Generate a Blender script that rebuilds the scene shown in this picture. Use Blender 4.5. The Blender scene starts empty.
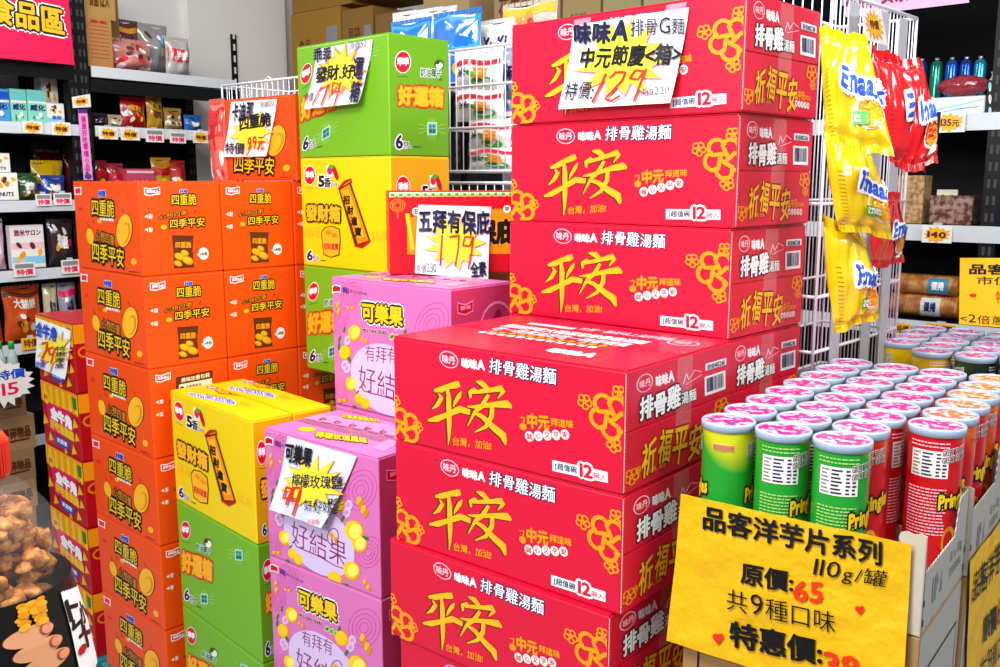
import bpy, bmesh, math, random
import numpy as np
from mathutils import Vector, Matrix
from mathutils.geometry import tessellate_polygon
PI = math.pi
col = bpy.context.scene.collection
H = 1.40                      # camera height above the floor
# ---------------------------------------------------------------- camera
FOC = 936.0; PITCH = math.radians(9.25); ROLL = 0.000417
cp, sp, cr, sr = math.cos(PITCH), math.sin(PITCH), math.cos(ROLL), math.sin(ROLL)
FWD = Vector((0, cp, -sp)); _U = Vector((0, sp, cp)); _R = Vector((1, 0, 0))
RGT = cr * _R + sr * _U; UPV = -sr * _R + cr * _U
CAMP = Vector((0, 0, H))
def ray(px, py): return FWD + RGT * ((px - 500) / FOC) - UPV * ((py - 333.5) / FOC)
def on_plane(px, py, P, N):
    r = ray(px, py); P = Vector(P); N = Vector(N)
    return CAMP + r * ((P - CAMP).dot(N) / r.dot(N))
def at_y(px, py, y): return on_plane(px, py, (0, y, 0), (0, 1, 0))
def at_z(px, py, z): return on_plane(px, py, (0, 0, z), (0, 0, 1))
def Rd(yaw): a = math.radians(yaw); return Vector((math.sin(a), math.cos(a), 0))
def Xd(yaw): a = math.radians(yaw); return Vector((math.cos(a), -math.sin(a), 0))
# ---------------------------------------------------------------- materials
MATS = {}
def lin(h):
    h = h.lstrip('#'); o = []
    for i in (0, 2, 4):
        c = int(h[i:i+2], 16) / 255
        o.append(c / 12.92 if c <= .04045 else ((c + .055) / 1.055) ** 2.4)
    return (*o, 1)
def M(name, hexc='#808080', rough=.5, metal=0, spec=.5, coat=0, bump=0, bscale=40, emit=0, alpha=1, trans=0, var=0, bdist=.004):
    if name in MATS: return MATS[name]
    m = bpy.data.materials.new(name); m.use_nodes = True; MATS[name] = m
    nt = m.node_tree; b = nt.nodes['Principled BSDF']
    b.inputs['Base Color'].default_value = lin(hexc); b.inputs['Roughness'].default_value = rough
    b.inputs['Metallic'].default_value = metal; b.inputs['Specular IOR Level'].default_value = spec
    b.inputs['Coat Weight'].default_value = coat; b.inputs['Coat Roughness'].default_value = .12
    b.inputs['Alpha'].default_value = alpha; b.inputs['Transmission Weight'].default_value = trans
    if emit:
        b.inputs['Emission Color'].default_value = lin(hexc); b.inputs['Emission Strength'].default_value = emit
    if bump or var:
        tc = nt.nodes.new('ShaderNodeTexCoord'); nz = nt.nodes.new('ShaderNodeTexNoise')
        nz.inputs['Scale'].default_value = bscale; nz.inputs['Detail'].default_value = 4
        nt.links.new(tc.outputs['Object'], nz.inputs['Vector'])
        if bump:
            bp = nt.nodes.new('ShaderNodeBump'); bp.inputs['Strength'].default_value = bump; bp.inputs['Distance'].default_value = bdist
            nt.links.new(nz.outputs['Fac'], bp.inputs['Height']); nt.links.new(bp.outputs['Normal'], b.inputs['Normal'])
        if var:
            mx = nt.nodes.new('ShaderNodeMix'); mx.data_type = 'RGBA'
            c = lin(hexc); mx.inputs[6].default_value = c; mx.inputs[7].default_value = tuple(x * (1 - var) for x in c[:3]) + (1,)
            nt.links.new(nz.outputs['Fac'], mx.inputs[0]); nt.links.new(mx.outputs[2], b.inputs['Base Color'])
    return m
def pattern_mat(name, ca, cb, scale, kind='voronoi', rough=.3, thr=(.45, .55), cc=None, coat=0, bump=0):
    """two colour printed / natural pattern"""
    if name in MATS: return MATS[name]
    m = bpy.data.materials.new(name); m.use_nodes = True; MATS[name] = m
    nt = m.node_tree; b = nt.nodes['Principled BSDF']; b.inputs['Roughness'].default_value = rough
    b.inputs['Coat Weight'].default_value = coat
    tc = nt.nodes.new('ShaderNodeTexCoord')
    nz = nt.nodes.new('ShaderNodeTexNoise'); nz.inputs['Scale'].default_value = scale; nz.inputs['Detail'].default_value = 3
    src = nz.outputs['Fac']; nt.links.new(tc.outputs['Object'], nz.inputs['Vector'])
    if kind == 'voronoi':
        v = nt.nodes.new('ShaderNodeTexVoronoi'); v.feature = 'DISTANCE_TO_EDGE'; v.inputs['Scale'].default_value = scale
        mp = nt.nodes.new('ShaderNodeMix'); mp.data_type = 'RGBA'; mp.inputs[0].default_value = .035 if 'lid' in name else .1
        nt.links.new(tc.outputs['Object'], mp.inputs[6]); nt.links.new(nz.outputs['Color'], mp.inputs[7])
        nt.links.new(mp.outputs[2], v.inputs['Vector']); src = v.outputs['Distance']
    rp = nt.nodes.new('ShaderNodeValToRGB'); e = rp.color_ramp.elements
    e[0].position = thr[0]; e[0].color = lin(ca); e[1].position = thr[1]; e[1].color = lin(cb)
    if cc: k = e.new(min(1, thr[1] + .2)); k.color = lin(cc)
    nt.links.new(src, rp.inputs['Fac']); nt.links.new(rp.outputs['Color'], b.inputs['Base Color'])
    if bump:
        bp = nt.nodes.new('ShaderNodeBump'); bp.inputs['Strength'].default_value = bump; bp.inputs['Distance'].default_value = .003
        nt.links.new(src, bp.inputs['Height']); nt.links.new(bp.outputs['Normal'], b.inputs['Normal'])
    return m
INK = dict(red='#e3062c', orangebox='#ff5a00', yellowbox='#ffe000', greenbox='#6fd000', pinkbox='#ee74c8', kraft='#b58a4e', white='#ffffff',
    black='#0a0a0c', gold='#f59c0c', goldlt='#ffb81c', navy='#101a58', blue='#1450c8', dred='#c00018', crimson='#b4003c', magenta='#d0208c',
    pinkpale='#ffc8d8', lav='#dcc4ee', lemon='#f8cc10', lemonin='#ffee60', leaf='#2a7a28', orange='#ff8c10', brown='#5a2a0c', skin='#f0a878', skindk='#a85a3c',
    teal='#70d0d0', ltblue='#8cd4f4', grey='#8a8c90', ltgrey='#d0d4d8', purple='#6a2a90', yellow='#ffec38', marker='#10143c', markred='#f03010',
    cream='#fff0c0', green='#3cae2a', dgreen='#0c6a2c', ivory='#f8f4ea', rose='#f08cc0', chip='#ffb820', chipdk='#e08a00', sage='#b0dc7c', olive='#c8cc30', cyan='#30a0e0', plum='#8a1a5a', palegreen='#b8f0a0', pinkdeep='#d858b0', peach='#ff9a70', signyel='#ffd800', signred='#e83a10', hot='#f0105c')
def K(n):
    return M('ink_' + n, INK[n], rough=.42, spec=.4)
# ---------------------------------------------------------------- mesh builder
class MB:
    def __init__(s): s.v = []; s.f = []; s.m = []; s.mi = {}; s.sm = []
    def _mi(s, m):
        if m.name not in s.mi: s.mi[m.name] = (len(s.mi), m)
        return s.mi[m.name][0]
    def add(s, vs, fs, m, smooth=False):
        o = len(s.v); s.v += [tuple(p) for p in vs]; k = s._mi(m)
        for f in fs: s.f.append([i + o for i in f]); s.m.append(k); s.sm.append(smooth)
    def box(s, x0, y0, z0, x1, y1, z1, m, bev=0):
        if bev:
            bm = bmesh.new(); bmesh.ops.create_cube(bm, size=1)
            for v in bm.verts: v.co = Vector(((x0+x1)/2 + v.co.x*(x1-x0), (y0+y1)/2 + v.co.y*(y1-y0), (z0+z1)/2 + v.co.z*(z1-z0)))
            bmesh.ops.bevel(bm, geom=bm.edges[:], offset=bev, segments=2, affect='EDGES', profile=.5)
            bm.verts.ensure_lookup_table()
            s.add([v.co for v in bm.verts], [[v.index for v in f.verts] for f in bm.faces], m); bm.free(); return
        P = [(x, y, z) for z in (z0, z1) for y in (y0, y1) for x in (x0, x1)]
        s.add(P, [(0,2,3,1), (4,5,7,6), (0,1,5,4), (2,6,7,3), (0,4,6,2), (1,3,7,5)], m)
    def obox(s, O, a, b, c, m):
        O, a, b, c = map(Vector, (O, a, b, c))
        P = [O + a*i + b*j + c*k for k in (0, 1) for j in (0, 1) for i in (0, 1)]
        F = [(0,2,3,1), (4,5,7,6), (0,1,5,4), (2,6,7,3), (0,4,6,2), (1,3,7,5)]
        if a.cross(b).dot(c) < 0: F = [f[::-1] for f in F]
        s.add(P, F, m)
    def tube(s, pts, r, m, n=6, cyc=False):
        pts = [Vector(p) for p in pts]; vs = []; N = len(pts)
        for i, p in enumerate(pts):
            a = pts[i-1] if (i or cyc) else p; b = pts[(i+1) % N] if (i < N-1 or cyc) else p
            t = (b - a).normalized(); u = t.cross(Vector((.3, .2, .93))).normalized()
            if u.length < .1: u = t.cross(Vector((1, 0, 0))).normalized()
            w = t.cross(u)
            for k in range(n):
                an = 2*PI*k/n; vs.append(p + (u*math.cos(an) + w*math.sin(an))*r)
        fs = []
        for i in range(N if cyc else N-1):
            for k in range(n):
                j = (i+1) % N; fs.append((i*n+k, i*n+(k+1) % n, j*n+(k+1) % n, j*n+k))
        if not cyc: fs += [tuple(range(n))[::-1], tuple((N-1)*n + k for k in range(n))]
        s.add(vs, fs, m, True)
    def lathe(s, prof, m, n=40, x=0, y=0, cap=True):
        vs = []; fs = []
        for r, z in prof:
            for k in range(n): an = 2*PI*k/n; vs.append((x + r*math.cos(an), y + r*math.sin(an), z))
        for i in range(len(prof)-1):
            for k in range(n): fs.append((i*n+k, i*n+(k+1) % n, (i+1)*n+(k+1) % n, (i+1)*n+k))
        if cap: fs.append(tuple(range(n))[::-1]); fs.append(tuple((len(prof)-1)*n + k for k in range(n)))
        s.add(vs, fs, m, True)
    def art(s, A, S, off0=0, k=1):
        """A: Art; S(u, v, off) -> point"""
        for pts, fs, mk, lay, zz in A.items:
            s.add([S(u, v, off0 + k*(.0003*lay + .0003) + z) for (u, v), z in zip(pts, zz)], fs, K(mk) if isinstance(mk, str) else mk)
    def surf(s, S, nu, nv, m, off=0, flip=False, smooth=True):
        vs = [S(100*i/nu, 100*j/nv, off) for j in range(nv+1) for i in range(nu+1)]; fs = []
        for j in range(nv):
            for i in range(nu):
                a = j*(nu+1)+i; q = (a, a+nu+1, a+nu+2, a+1)
                fs.append(q[::-1] if flip else q)
        s.add(vs, fs, m, smooth)
    def build(s, name, parent=None, loc=(0,0,0), rz=0):
        me = bpy.data.meshes.new(name); me.from_pydata(s.v, [], s.f)
        for _, (i, m) in sorted(s.mi.items(), key=lambda q: q[1][0]): me.materials.append(m)
        me.polygons.foreach_set('material_index', s.m); me.polygons.foreach_set('use_smooth', s.sm); me.update()
        o = bpy.data.objects.new(name, me); col.objects.link(o); o.location = loc; o.rotation_euler.z = rz
        if parent: o.parent = parent
        return o
def tag(o, label, cat, group=None, kind=None):
    if label: o['label'] = label
    if cat: o['category'] = cat
    if group: o['group'] = group
    if kind: o['kind'] = kind
    return o
def thing(name, label, cat, loc, rz=0, group=None):
    o = bpy.data.objects.new(name, None); col.objects.link(o); o.location = loc; o.rotation_euler.z = rz
    o.empty_display_size = .05
    return tag(o, label, cat, group)
def dup(root, loc, rz, label):
    r = root.copy(); col.objects.link(r); r.location = loc; r.rotation_euler = (0, 0, rz); r['label'] = label
    for ch in list(root.children):
        c = ch.copy(); col.objects.link(c); c.parent = r
        for g in ch.children:
            d = g.copy(); col.objects.link(d); d.parent = c
    return r
# ---------------------------------------------------------------- glyphs
GL = {}; GZ = {}
_tc = bpy.data.curves.new('glyphs', 'FONT'); _to = bpy.data.objects.new('glyphs', _tc); col.objects.link(_to)
_tc.size = 1; _tc.resolution_u = 2
def glyph(ch, off):
    k = (ch, round(off, 3)); 
    if k in GL: return GL[k]
    if off > 0:      # heavier stroke: the glyph spread in 4 or 8 directions
        vs, fs = glyph(ch, 0); n = 8 if off > .028 else 4; V = []; F = []; zi = []
        for q in range(n):
            a = 2*PI*(q + (0 if n == 8 else .5))/n; o = len(V)
            zi += [q]*len(vs); V += [(x + off*math.cos(a), y + off*math.sin(a)) for x, y in vs]; F += [tuple(i + o for i in f) for f in fs]
        if off > .09: o = len(V); zi += [8+c for c in range(4) for _ in vs]; V += [(x + .5*off*c, y + .5*off*s) for c, s in ((1,1),(-1,-1),(1,-1),(-1,1)) for x, y in vs]; F += [tuple(i + o + z*len(vs) for i in f) for z in range(4) for f in fs]
        GL[k] = (V, F); GZ[k] = zi; return GL[k]
    _tc.body = ch; _tc.offset = off
    bpy.context.view_layer.update()
    dg = bpy.context.evaluated_depsgraph_get()
    me = bpy.data.meshes.new_from_object(_to.evaluated_get(dg))
    vs = [(v.co.x, v.co.y) for v in me.vertices]; fs = [tuple(p.vertices) for p in me.polygons]
    bpy.data.meshes.remove(me)
    GL[k] = (vs, fs); return GL[k]
def adv(ch):
    if ord(ch) > 0x2e80: return 1.0
    if ch == ' ': return .3
    vs = glyph(ch, 0)[0]
    return (max(v[0] for v in vs) - min(v[0] for v in vs)) + .10
def layout(s, off, jit=0, seed=1):
    rng = random.Random(seed); x = 0; V = []; F = []; ZZ = []; ci = 0
    cjk = any(ord(c) > 0x2e80 for c in s)
    for ch in s:
        big = 1.28 if cjk and ch in '0123456789ABCDEFGHIJKLMNOPQRSTUVWXYZ' else 1
        w = adv(ch)*big
        r1, r2, r3, r4 = rng.uniform(-1, 1), rng.uniform(-1, 1), rng.uniform(-1, 1), rng.uniform(-1, 1)
        if ch != ' ':
            vs, fs = glyph(ch, off); mn = 0 if ord(ch) > 0x2e80 else min(v[0] for v in glyph(ch, 0)[0]) - .05
            o = len(V); sc = 1 + jit*.5*r1; ci += 1; zi = GZ.get((ch, round(off, 3)), [0]*len(vs)); ZZ += [q*1e-5 + (ci % 2)*5e-6 for q in zi]; an = jit*.5*r2; c, n = math.cos(an), math.sin(an)
            for a, b in vs:
                a = ((a - mn)*big - w/2)*sc; b = (b*big - .35)*sc
                V.append((x + w/2 + a*c - b*n, .35 + a*n + b*c + jit*.3*r3))
            F += [tuple(i + o for i in f) for f in fs]
        x += w
    return V, F, ZZ
def homog4(src, dst):
    A = []; B = []
    for (x, y), (u, v) in zip(src, dst):
        A += [[x, y, 1, 0, 0, 0, -u*x, -u*y], [0, 0, 0, x, y, 1, -v*x, -v*y]]; B += [u, v]
    h = [float(q) for q in np.linalg.solve(np.array(A, float), np.array(B, float))]
    return lambda x, y: ((h[0]*x+h[1]*y+h[2])/(h[6]*x+h[7]*y+1), (h[3]*x+h[4]*y+h[5])/(h[6]*x+h[7]*y+1))
# ---------------------------------------------------------------- flat artwork on a face
def homog(q):
    A = []; B = []
    for (x, y), (u, v) in zip(q, ((0,0), (100,0), (100,100), (0,100))):
        A += [[x, y, 1, 0, 0, 0, -u*x, -u*y], [0, 0, 0, x, y, 1, -v*x, -v*y]]; B += [u, v]
    h = np.linalg.solve(np.array(A, float), np.array(B, float))
    return lambda x, y: ((h[0]*x+h[1]*y+h[2])/(h[6]*x+h[7]*y+1), (h[3]*x+h[4]*y+h[5])/(h[6]*x+h[7]*y+1))
class Art:
    def __init__(s, quad=None, clip=True):
        s.items = []; s.cnt = {}; s.T = homog(quad) if quad else (lambda x, y: (x, y)); s.clip = clip
    def put(s, P, F, m, lay, zz=None):
        q = [s.T(x, y) for x, y in P]
        if s.clip:
            if all(u < 0 or u > 100 or v < 0 or v > 100 for u, v in q): return
            q = [(min(99.6, max(.4, u)), min(99.6, max(.4, v))) for u, v in q]
        c = s.cnt[lay] = s.cnt.get(lay, 0) + 1; c = (c % 24)*6e-6
        s.items.append((q, F, m, lay, [c + z for z in zz] if zz else [c]*len(q)))
    def poly(s, P, m, lay=1):
        t = tessellate_polygon([[Vector((x, y, 0)) for x, y in P]])
        F = []
        for a, b, c in t:
            ar = (P[b][0]-P[a][0])*(P[c][1]-P[a][1]) - (P[b][1]-P[a][1])*(P[c][0]-P[a][0])
            F.append((a, b, c) if ar < 0 else (a, c, b))
        s.put(P, F, m, lay)
    def rect(s, x0, y0, x1, y1, m, lay=1, nu=1, slope=0, nv=1):
        P = [(x0 + (x1-x0)*i/nu, y0 + (y1-y0)*j/nv + slope*i/nu) for j in range(nv+1) for i in range(nu+1)]
        s.put(P, [(j*(nu+1)+i, (j+1)*(nu+1)+i, (j+1)*(nu+1)+i+1, j*(nu+1)+i+1) for j in range(nv) for i in range(nu)], m, lay)
    def ell(s, cx, cy, rx, ry, m, lay=1, rot=0, n=20, rings=False):
        c, w = math.cos(rot), math.sin(rot)
        if rings:
            V = []; ang = [2*PI*k/n for k in range(n)]
            for r in (.01, .25, .5, .75, 1): V += [(cx + (rx*math.cos(t)*c - ry*math.sin(t)*w)*r, cy + (rx*math.cos(t)*w + ry*math.sin(t)*c)*r) for t in ang]
            s.put(V, [(k*n+i, k*n+(i+1) % n, (k+1)*n+(i+1) % n, (k+1)*n+i) for k in range(4) for i in range(n)], m, lay); return
        s.poly([(cx + rx*math.cos(2*PI*k/n)*c - ry*math.sin(2*PI*k/n)*w, cy + rx*math.cos(2*PI*k/n)*w + ry*math.sin(2*PI*k/n)*c) for k in range(n)], m, lay)
    def line(s, P, w, m, lay=1, cyc=False):
        """P: points (x, y[, width]); round-ish strip of quads"""
        Q0 = [(p[0], p[1], p[2] if len(p) > 2 else w) for p in P]; Q = []
        for i, a in enumerate(Q0):
            Q.append(a); b = Q0[(i+1) % len(Q0)]
            if i < len(Q0)-1 or cyc:
                k = min(6, int(math.hypot(b[0]-a[0], b[1]-a[1])/18)) + (0 if cyc else 0)
                Q += [tuple(a[c] + (b[c]-a[c])*j/(k+1) for c in range(3)) for j in range(1, k+1)]
        n = len(Q); V = []; F = []
        for i, (x, y, ww) in enumerate(Q):
            a = Q[i-1] if (i or cyc) else Q[i]; b = Q[(i+1) % n] if (i < n-1 or cyc) else Q[i]
            dx, dy = b[0]-a[0], b[1]-a[1]; l = math.hypot(dx, dy) or 1
            V += [(x - dy/l*ww/2, y + dx/l*ww/2), (x + dy/l*ww/2, y - dx/l*ww/2)]
        for i in range(n if cyc else n-1):
            j = (i+1) % n; F.append((2*i, 2*j, 2*j+1, 2*i+1))
        s.put(V, F, m, lay)
    def burst(s, cx, cy, rx, ry, m, lay=1, n=12, inner=.6, seed=3, out=None, ow=.035):
        rng = random.Random(seed); P = []
        for k in range(2*n):
            a = PI*k/n; r = (1 + rng.uniform(-.15, .1)) if k % 2 == 0 else inner*(1 + rng.uniform(-.08, .08))
            P.append((cx + rx*r*math.cos(a), cy + ry*r*math.sin(a)))
        def rings(f, mm, ly):
            n2 = len(P); V = [(cx + (x-cx)*f*r, cy + (y-cy)*f*r) for r in (.02,.25,.5,.75,1) for x, y in P]
            s.put(V, [(k*n2+i, (k+1)*n2+i, (k+1)*n2+(i+1) % n2, k*n2+(i+1) % n2) for k in range(4) for i in range(n2)], mm, ly)
        if out: rings(1 + ow*2, out, lay); lay += 1
        rings(1, m, lay)
    def flower(s, cx, cy, r, m, lay=1, rot=0, w=None, ry=None):
        w = w or r*.2; ky = (ry or r)/r
        for k in range(5):
            a = rot + 2*PI*k/5; px, py = cx + .58*r*math.cos(a), cy + .58*r*math.sin(a)*ky
            P = []
            for t in range(9):
                b = a - 1.9 + 3.8*t/8; P.append((px + .42*r*math.cos(b), py + .42*r*math.sin(b)*ky))
            s.line([(cx + .2*r*math.cos(a+.5), cy + .2*r*math.sin(a+.5)*ky)] + P, w, m, lay)
        s.line([(cx + .16*r*math.cos(t), cy + .16*r*math.sin(t)*ky) for t in [k*PI/4 for k in range(8)]], w*.7, m, lay, True)
    def text(s, t, x0, y0, x1, y1, m, lay=3, bold=.02, slope=0, shear=0, outl=(), jit=0, seed=1, vert=False):
        """outl: [(material, extra offset)] widest first"""
        if vert:
            n = len(t)
            for i, ch in enumerate(t): s.text(ch, x0, y0+(y1-y0)*i/n, x1, y0+(y1-y0)*(i+.92)/n, m, lay, bold, slope, shear, outl, jit, seed+i)
            return
        V0, _, W = layout(t, 0, jit, seed)
        ys = [v[1] for v in V0]; a0, a1 = min(ys), max(ys); xs = [v[0] for v in V0]; b0, b1 = min(xs), max(xs)
        L = list(outl) + [(m, 0)]
        for k, (mm, ex) in enumerate(L):
            V, F, zz = layout(t, bold + ex, jit, seed); P = []
            for x, y in V:
                fx = (x - b0)/(b1 - b0); fy = (a1 - y)/(a1 - a0 or 1)
                P.append((x0 + fx*(x1-x0) + shear*(1-fy), y0 + fy*(y1-y0) + slope*fx))
            s.put(P, F, mm, lay + k, zz)
def face(O, U, V, N):
    """O top-left, U along width (full), V down (full), N unit normal"""
    O, U, V, N = map(Vector, (O, U, V, N))
    return lambda u, v, off: O + U*(u/100) + V*(v/100) + N*off
# ---------------------------------------------------------------- printed artwork (traced face by face)
WO = [('white', .07)]
def art_red_front():
    a = Art([(44,72), (968,16), (944,480), (50,456)])
    a.ell(268,112,38,32,'pinkpale',1); a.ell(268,112,34,28,'red',2); a.text('味丹',243,97,294,128,'pinkpale',3,.03,slope=-2)
    a.text('味味A',320,93,410,130,'white',1,.05,slope=-5)
    a.text('排骨雞湯麵',428,68,692,130,'white',1,.012,slope=-8,shear=4,outl=[('navy',.055)],jit=.12,seed=4)
    S = [[(208,242,10),(235,232,22),(270,212,20),(305,198,28),(311,206,8)], [(226,248,5),(238,262,16),(222,292,15),(200,312,3)],
         [(318,222,5),(308,240,16),(292,268,12),(284,288,3)], [(183,358,8),(215,347,22),(262,320,18),(310,290,24),(345,293,24),(347,303,8)],
         [(262,214,10),(267,260,19),(267,290,20),(268,350,19),(267,400,11),(263,434,3)],
         [(376,172,6),(402,175,24),(421,190,20),(412,202,6)], [(353,240,8),(352,218,16),(370,203,14),(380,206,6)],
         [(360,218,10),(400,204,16),(448,188,18),(475,178,26),(484,188,16),(462,218,4)],
         [(425,212,12),(400,258,18),(370,288,13),(340,348,3)], [(366,290,12),(400,300,18),(445,332,26),(480,352,30),(490,384,10)],
         [(440,240,16),(437,290,18),(412,335,14),(368,364,4)], [(340,274,5),(375,268,14),(440,246,18),(500,232,30),(516,242,10)]]
    for P in S: a.line([(x-5, y+2, w+5) for x, y, w in P], 1, 'brown', 1)
    for P in S: a.line(P, 1, 'goldlt', 2)
    a.text('台灣，加油!',282,398,434,430,'gold',3,.02,slope=-12)
    a.text('中元',578,250,662,304,'gold',1,.05,slope=-8); a.text('拜這味',670,248,757,278,'gold',1,.03,slope=-8)
    a.ell(560,304,14,14,'gold',1); a.line([(548,272,4),(566,268,4),(562,290,5)],1,'gold',1)
    for i, c in enumerate('誠心又平安'):
        x, y = 584+35*i, 335-9*i
        a.ell(x,y,17,19,'ivory',1); a.text(c,x-10,y-11,x+10,y+11,'red',2,.02)
    a.rect(672,404,888,444,'white',1,nv=1); a.text('[超值碗]',684,410,776,438,'navy',2,.02); a.text('12',782,394,828,440,'red',2,.04,outl=[('white',.12)]); a.text('碗入',832,414,882,438,'hot',2,.01)
    a.flower(905,195,80,'gold',1,.3,w=16,ry=84); a.flower(805,160,28,'gold',1,.2,w=6,ry=28); a.flower(942,100,28,'gold',1,.2,w=7); a.flower(916,298,28,'gold',1,.5,w=7)
    a.flower(85,402,62,'gold',1,.6,w=14,ry=66); a.flower(142,392,20,'gold',1,.2,w=5); a.flower(50,312,22,'gold',1,.2,w=6)
    return a
def barcode(a, x0, y0, x1, y1, slope=0, lay=1):
    a.rect(x0,y0,x1,y1,'white',lay,slope=slope); n = 22; rng = random.Random(5)
    for i in range(n):
        w = (x1-x0)*.82/n; x = x0 + (x1-x0)*.09 + i*w
        a.rect(x, y0+(y1-y0)*.1+slope*i/n, x+w*rng.choice([.3,.5,.75]), y1-(y1-y0)*.16+slope*i/n, 'navy', lay+1)
SIDEQ = [(213,20), (582,46), (562,578), (186,614)]
def art_red_flap(top):
    a = Art(SIDEQ)
    if top:
        a.ell(268,98,28,44,'pinkpale',1); a.ell(268,98,24,39,'red',2); a.text('味丹',250,80,287,116,'pinkpale',3,.03)
        a.text('味味A',306,82,368,136,'white',1,.05,slope=4)
        a.text('排骨雞',246,160,386,280,'white',1,.03,slope=0,shear=6,outl=[('black',.07)],jit=.12,seed=5)
        a.text('湯麵',392,210,444,268,'white',1,.02,outl=[('black',.05)])
        a.line([(400,170,3),(412,120,5),(420,160,4),(440,120,4),(466,140,3)],1,'pinkpale',1); a.line([(408,176,3),(468,154,3)],1,'pinkpale',1)
        a.rect(480,108,556,142,'white',1,slope=6); a.text('超值碗12碗',486,114,550,140,'navy',2,.02,slope=6)
        barcode(a,476,172,552,268,2)
    else:
        a.text('祈福平安',240,355,450,560,'goldlt',1,.025,slope=8,shear=20,outl=[('brown',.03)],jit=.3,seed=8)
        a.text('台灣，加油',274,524,328,546,'gold',1,.02)
        a.text('中元',468,448,500,492,'gold',1,.05); a.text('拜這味',503,465,532,490,'gold',1,.02); a.ell(458,484,8,12,'gold',1)
        for i, c in enumerate('誠心又平安'):
            a.ell(459+15*i,516,7,17,'ivory',1); a.text(c,455+15*i,508,463+15*i,524,'red',2,.02)
        a.flower(536,350,26,'gold',1,.2,w=6,ry=40); a.flower(540,410,14,'gold',1,.6,w=4,ry=22); a.flower(212,530,24,'gold',1,.3,w=6,ry=40); a.flower(236,510,9,'gold',1,.3,w=3,ry=16)
    return a
def art_red_top():
    a = Art([(300,15), (996,98), (680,175), (-50,72)])   # crop [410,310,730,360]
    a = Art()
    a.rect(20,18,42,24,'pinkpale',1); a.text('台灣一番美味上桌好湯頭',44,14,84,22,'pinkpale',1,.02); a.text('超級好吃大碗滿足排骨雞湯麵',16,30,80,40,'ivory',1,.03)
    a.text('吃一碗真滿足吃一碗香噴噴',18,42,78,52,'pinkpale',1,.03)
    for i in range(12): a.ell(22+4.5*i,56,1.5,2.6,'gold',1); a.rect(19+4.5*i,60,22+4.5*i,64,'ivory',1)
    a.ell(90,24,6,7,'pinkpale',1); a.ell(90,24,5.2,6,'red',2); a.text('味丹',87,21,93,27,'pinkpale',3,.03)
    a.text('味味A',62,76,80,86,'white',1,.06)
    a.rect(0,44,100,54.5,M('tape_red','#e01038',rough=.15,coat=.5),0)
    return a
def art_orange_left():
    a = Art([(47,68), (258,70), (275,390), (62,355)])
    a.poly([(53,84),(60,86),(76,84),(76,112),(66,110),(54,112)],'ivory',1); a.poly([(56,88),(60,90),(73,88),(73,108),(66,106),(57,108)],'hot',2)
    a.text('咔啦',131,97,154,118,'blue',1,.08,outl=[('white',.06)]); a.rect(66,153,78,164,'red',1)
    a.text('四重脆',109,124,182,180,'lemon',1,.01,slope=8,outl=[('black',.13)])
    a.text('爽脆有嚼勁',135,186,180,197,'ivory',1,.03,slope=4)
    a.text('心想四重',121,228,181,262,'gold',1,.0,slope=20,outl=[('black',.14)])
    a.text('四季平安',108,268,212,332,'lemon',1,.01,slope=26,outl=[('black',.15)])
    a.ell(214,232,27,58,'black',1,.1); a.ell(214,232,25,56,'chip',2,.1); a.ell(219,240,15,36,'chipdk',3,.2); a.ell(216,242,12,32,'chip',4,.2)
    a.ell(102,250,13,30,'brown',1,-.1); a.ell(102,250,12,28,'chip',2,-.1); a.ell(133,200,7,7,'chip',1); a.ell(245,338,9,12,'chip',1); a.ell(112,290,6,10,'chipdk',1)
    for x, y in ((92,205),(110,195),(206,158),(186,205)): a.line([(x,y,2),(x+7,y+12,2)],1,'brown',1)
    a.text('嚴選好料',228,368,262,373,'brown',1,.02,slope=4)
    return a
def art_orange_right(brown=False):
    a = Art([(258,70), (533,72), (545,370), (275,390)])
    def logo(m0, m1):
        a.poly([(279,88),(300,92),(333,86),(333,112),(315,114),(300,118),(280,114)],m0,1); a.poly([(282,92),(300,96),(330,90),(330,108),(315,110),(300,114),(283,110)],m1,2)
        a.text('聯華食品',287,97,327,108,m0,3,.03)
    logo('ivory','hot')
    if brown:
        a.rect(352,108,480,172,'brown',1,slope=-6); a.rect(362,136,478,168,'cream',2,slope=-5); a.text('美味加量包裝',370,114,470,130,'cream',2,.02,slope=-5); a.ell(372,152,8,9,'brown',3); a.text('卡迪那系列',385,142,440,158,'brown',3,.02)
    else:
        a.text('咔啦',400,96,425,108,'blue',1,.06,outl=[('white',.05)])
        a.text('四重脆',372,112,455,148,'lemon',1,.01,slope=0,outl=[('black',.12)])
    a.text('心想四重',330,182,424,196,'gold',1,.0,slope=-16,outl=[('black',.14)])
    a.text('四季平安',366,196,482,226,'lemon',1,.01,slope=-6,outl=[('black',.15)])
    for y, s in ((186,'層'),(231,'層')): a.poly([(280,y),(291,y-6),(291,y+6)],'ivory',1); a.text(s,294,y-7,306,y+8,'ivory',1)
    a.poly([(372,250),(445,251),(441,300),(447,358),(378,362),(377,300)],'brown',1); a.text('四重脆',384,272,436,292,'gold',2,.03)
    for x, y, r, q in ((398,322,20,12),(425,335,20,13),(392,345,15,9),(415,310,14,10)): a.ell(x,y,r,q,'chipdk',2,.4); a.ell(x-2,y-2,r*.75,q*.7,'chip',3,.4)
    a.poly([(455,316),(466,306),(466,326)],'ivory',1); a.ell(478,312,18,22,'brown',1); a.ell(478,312,17,21,'ivory',2); a.text('x6包',466,306,490,318,'brown',3,.04)
    a.line([(455,165,4),(449,176,3)],1,'brown',1); a.ell(345,222,10,8,'chip',1)
    return a
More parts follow.
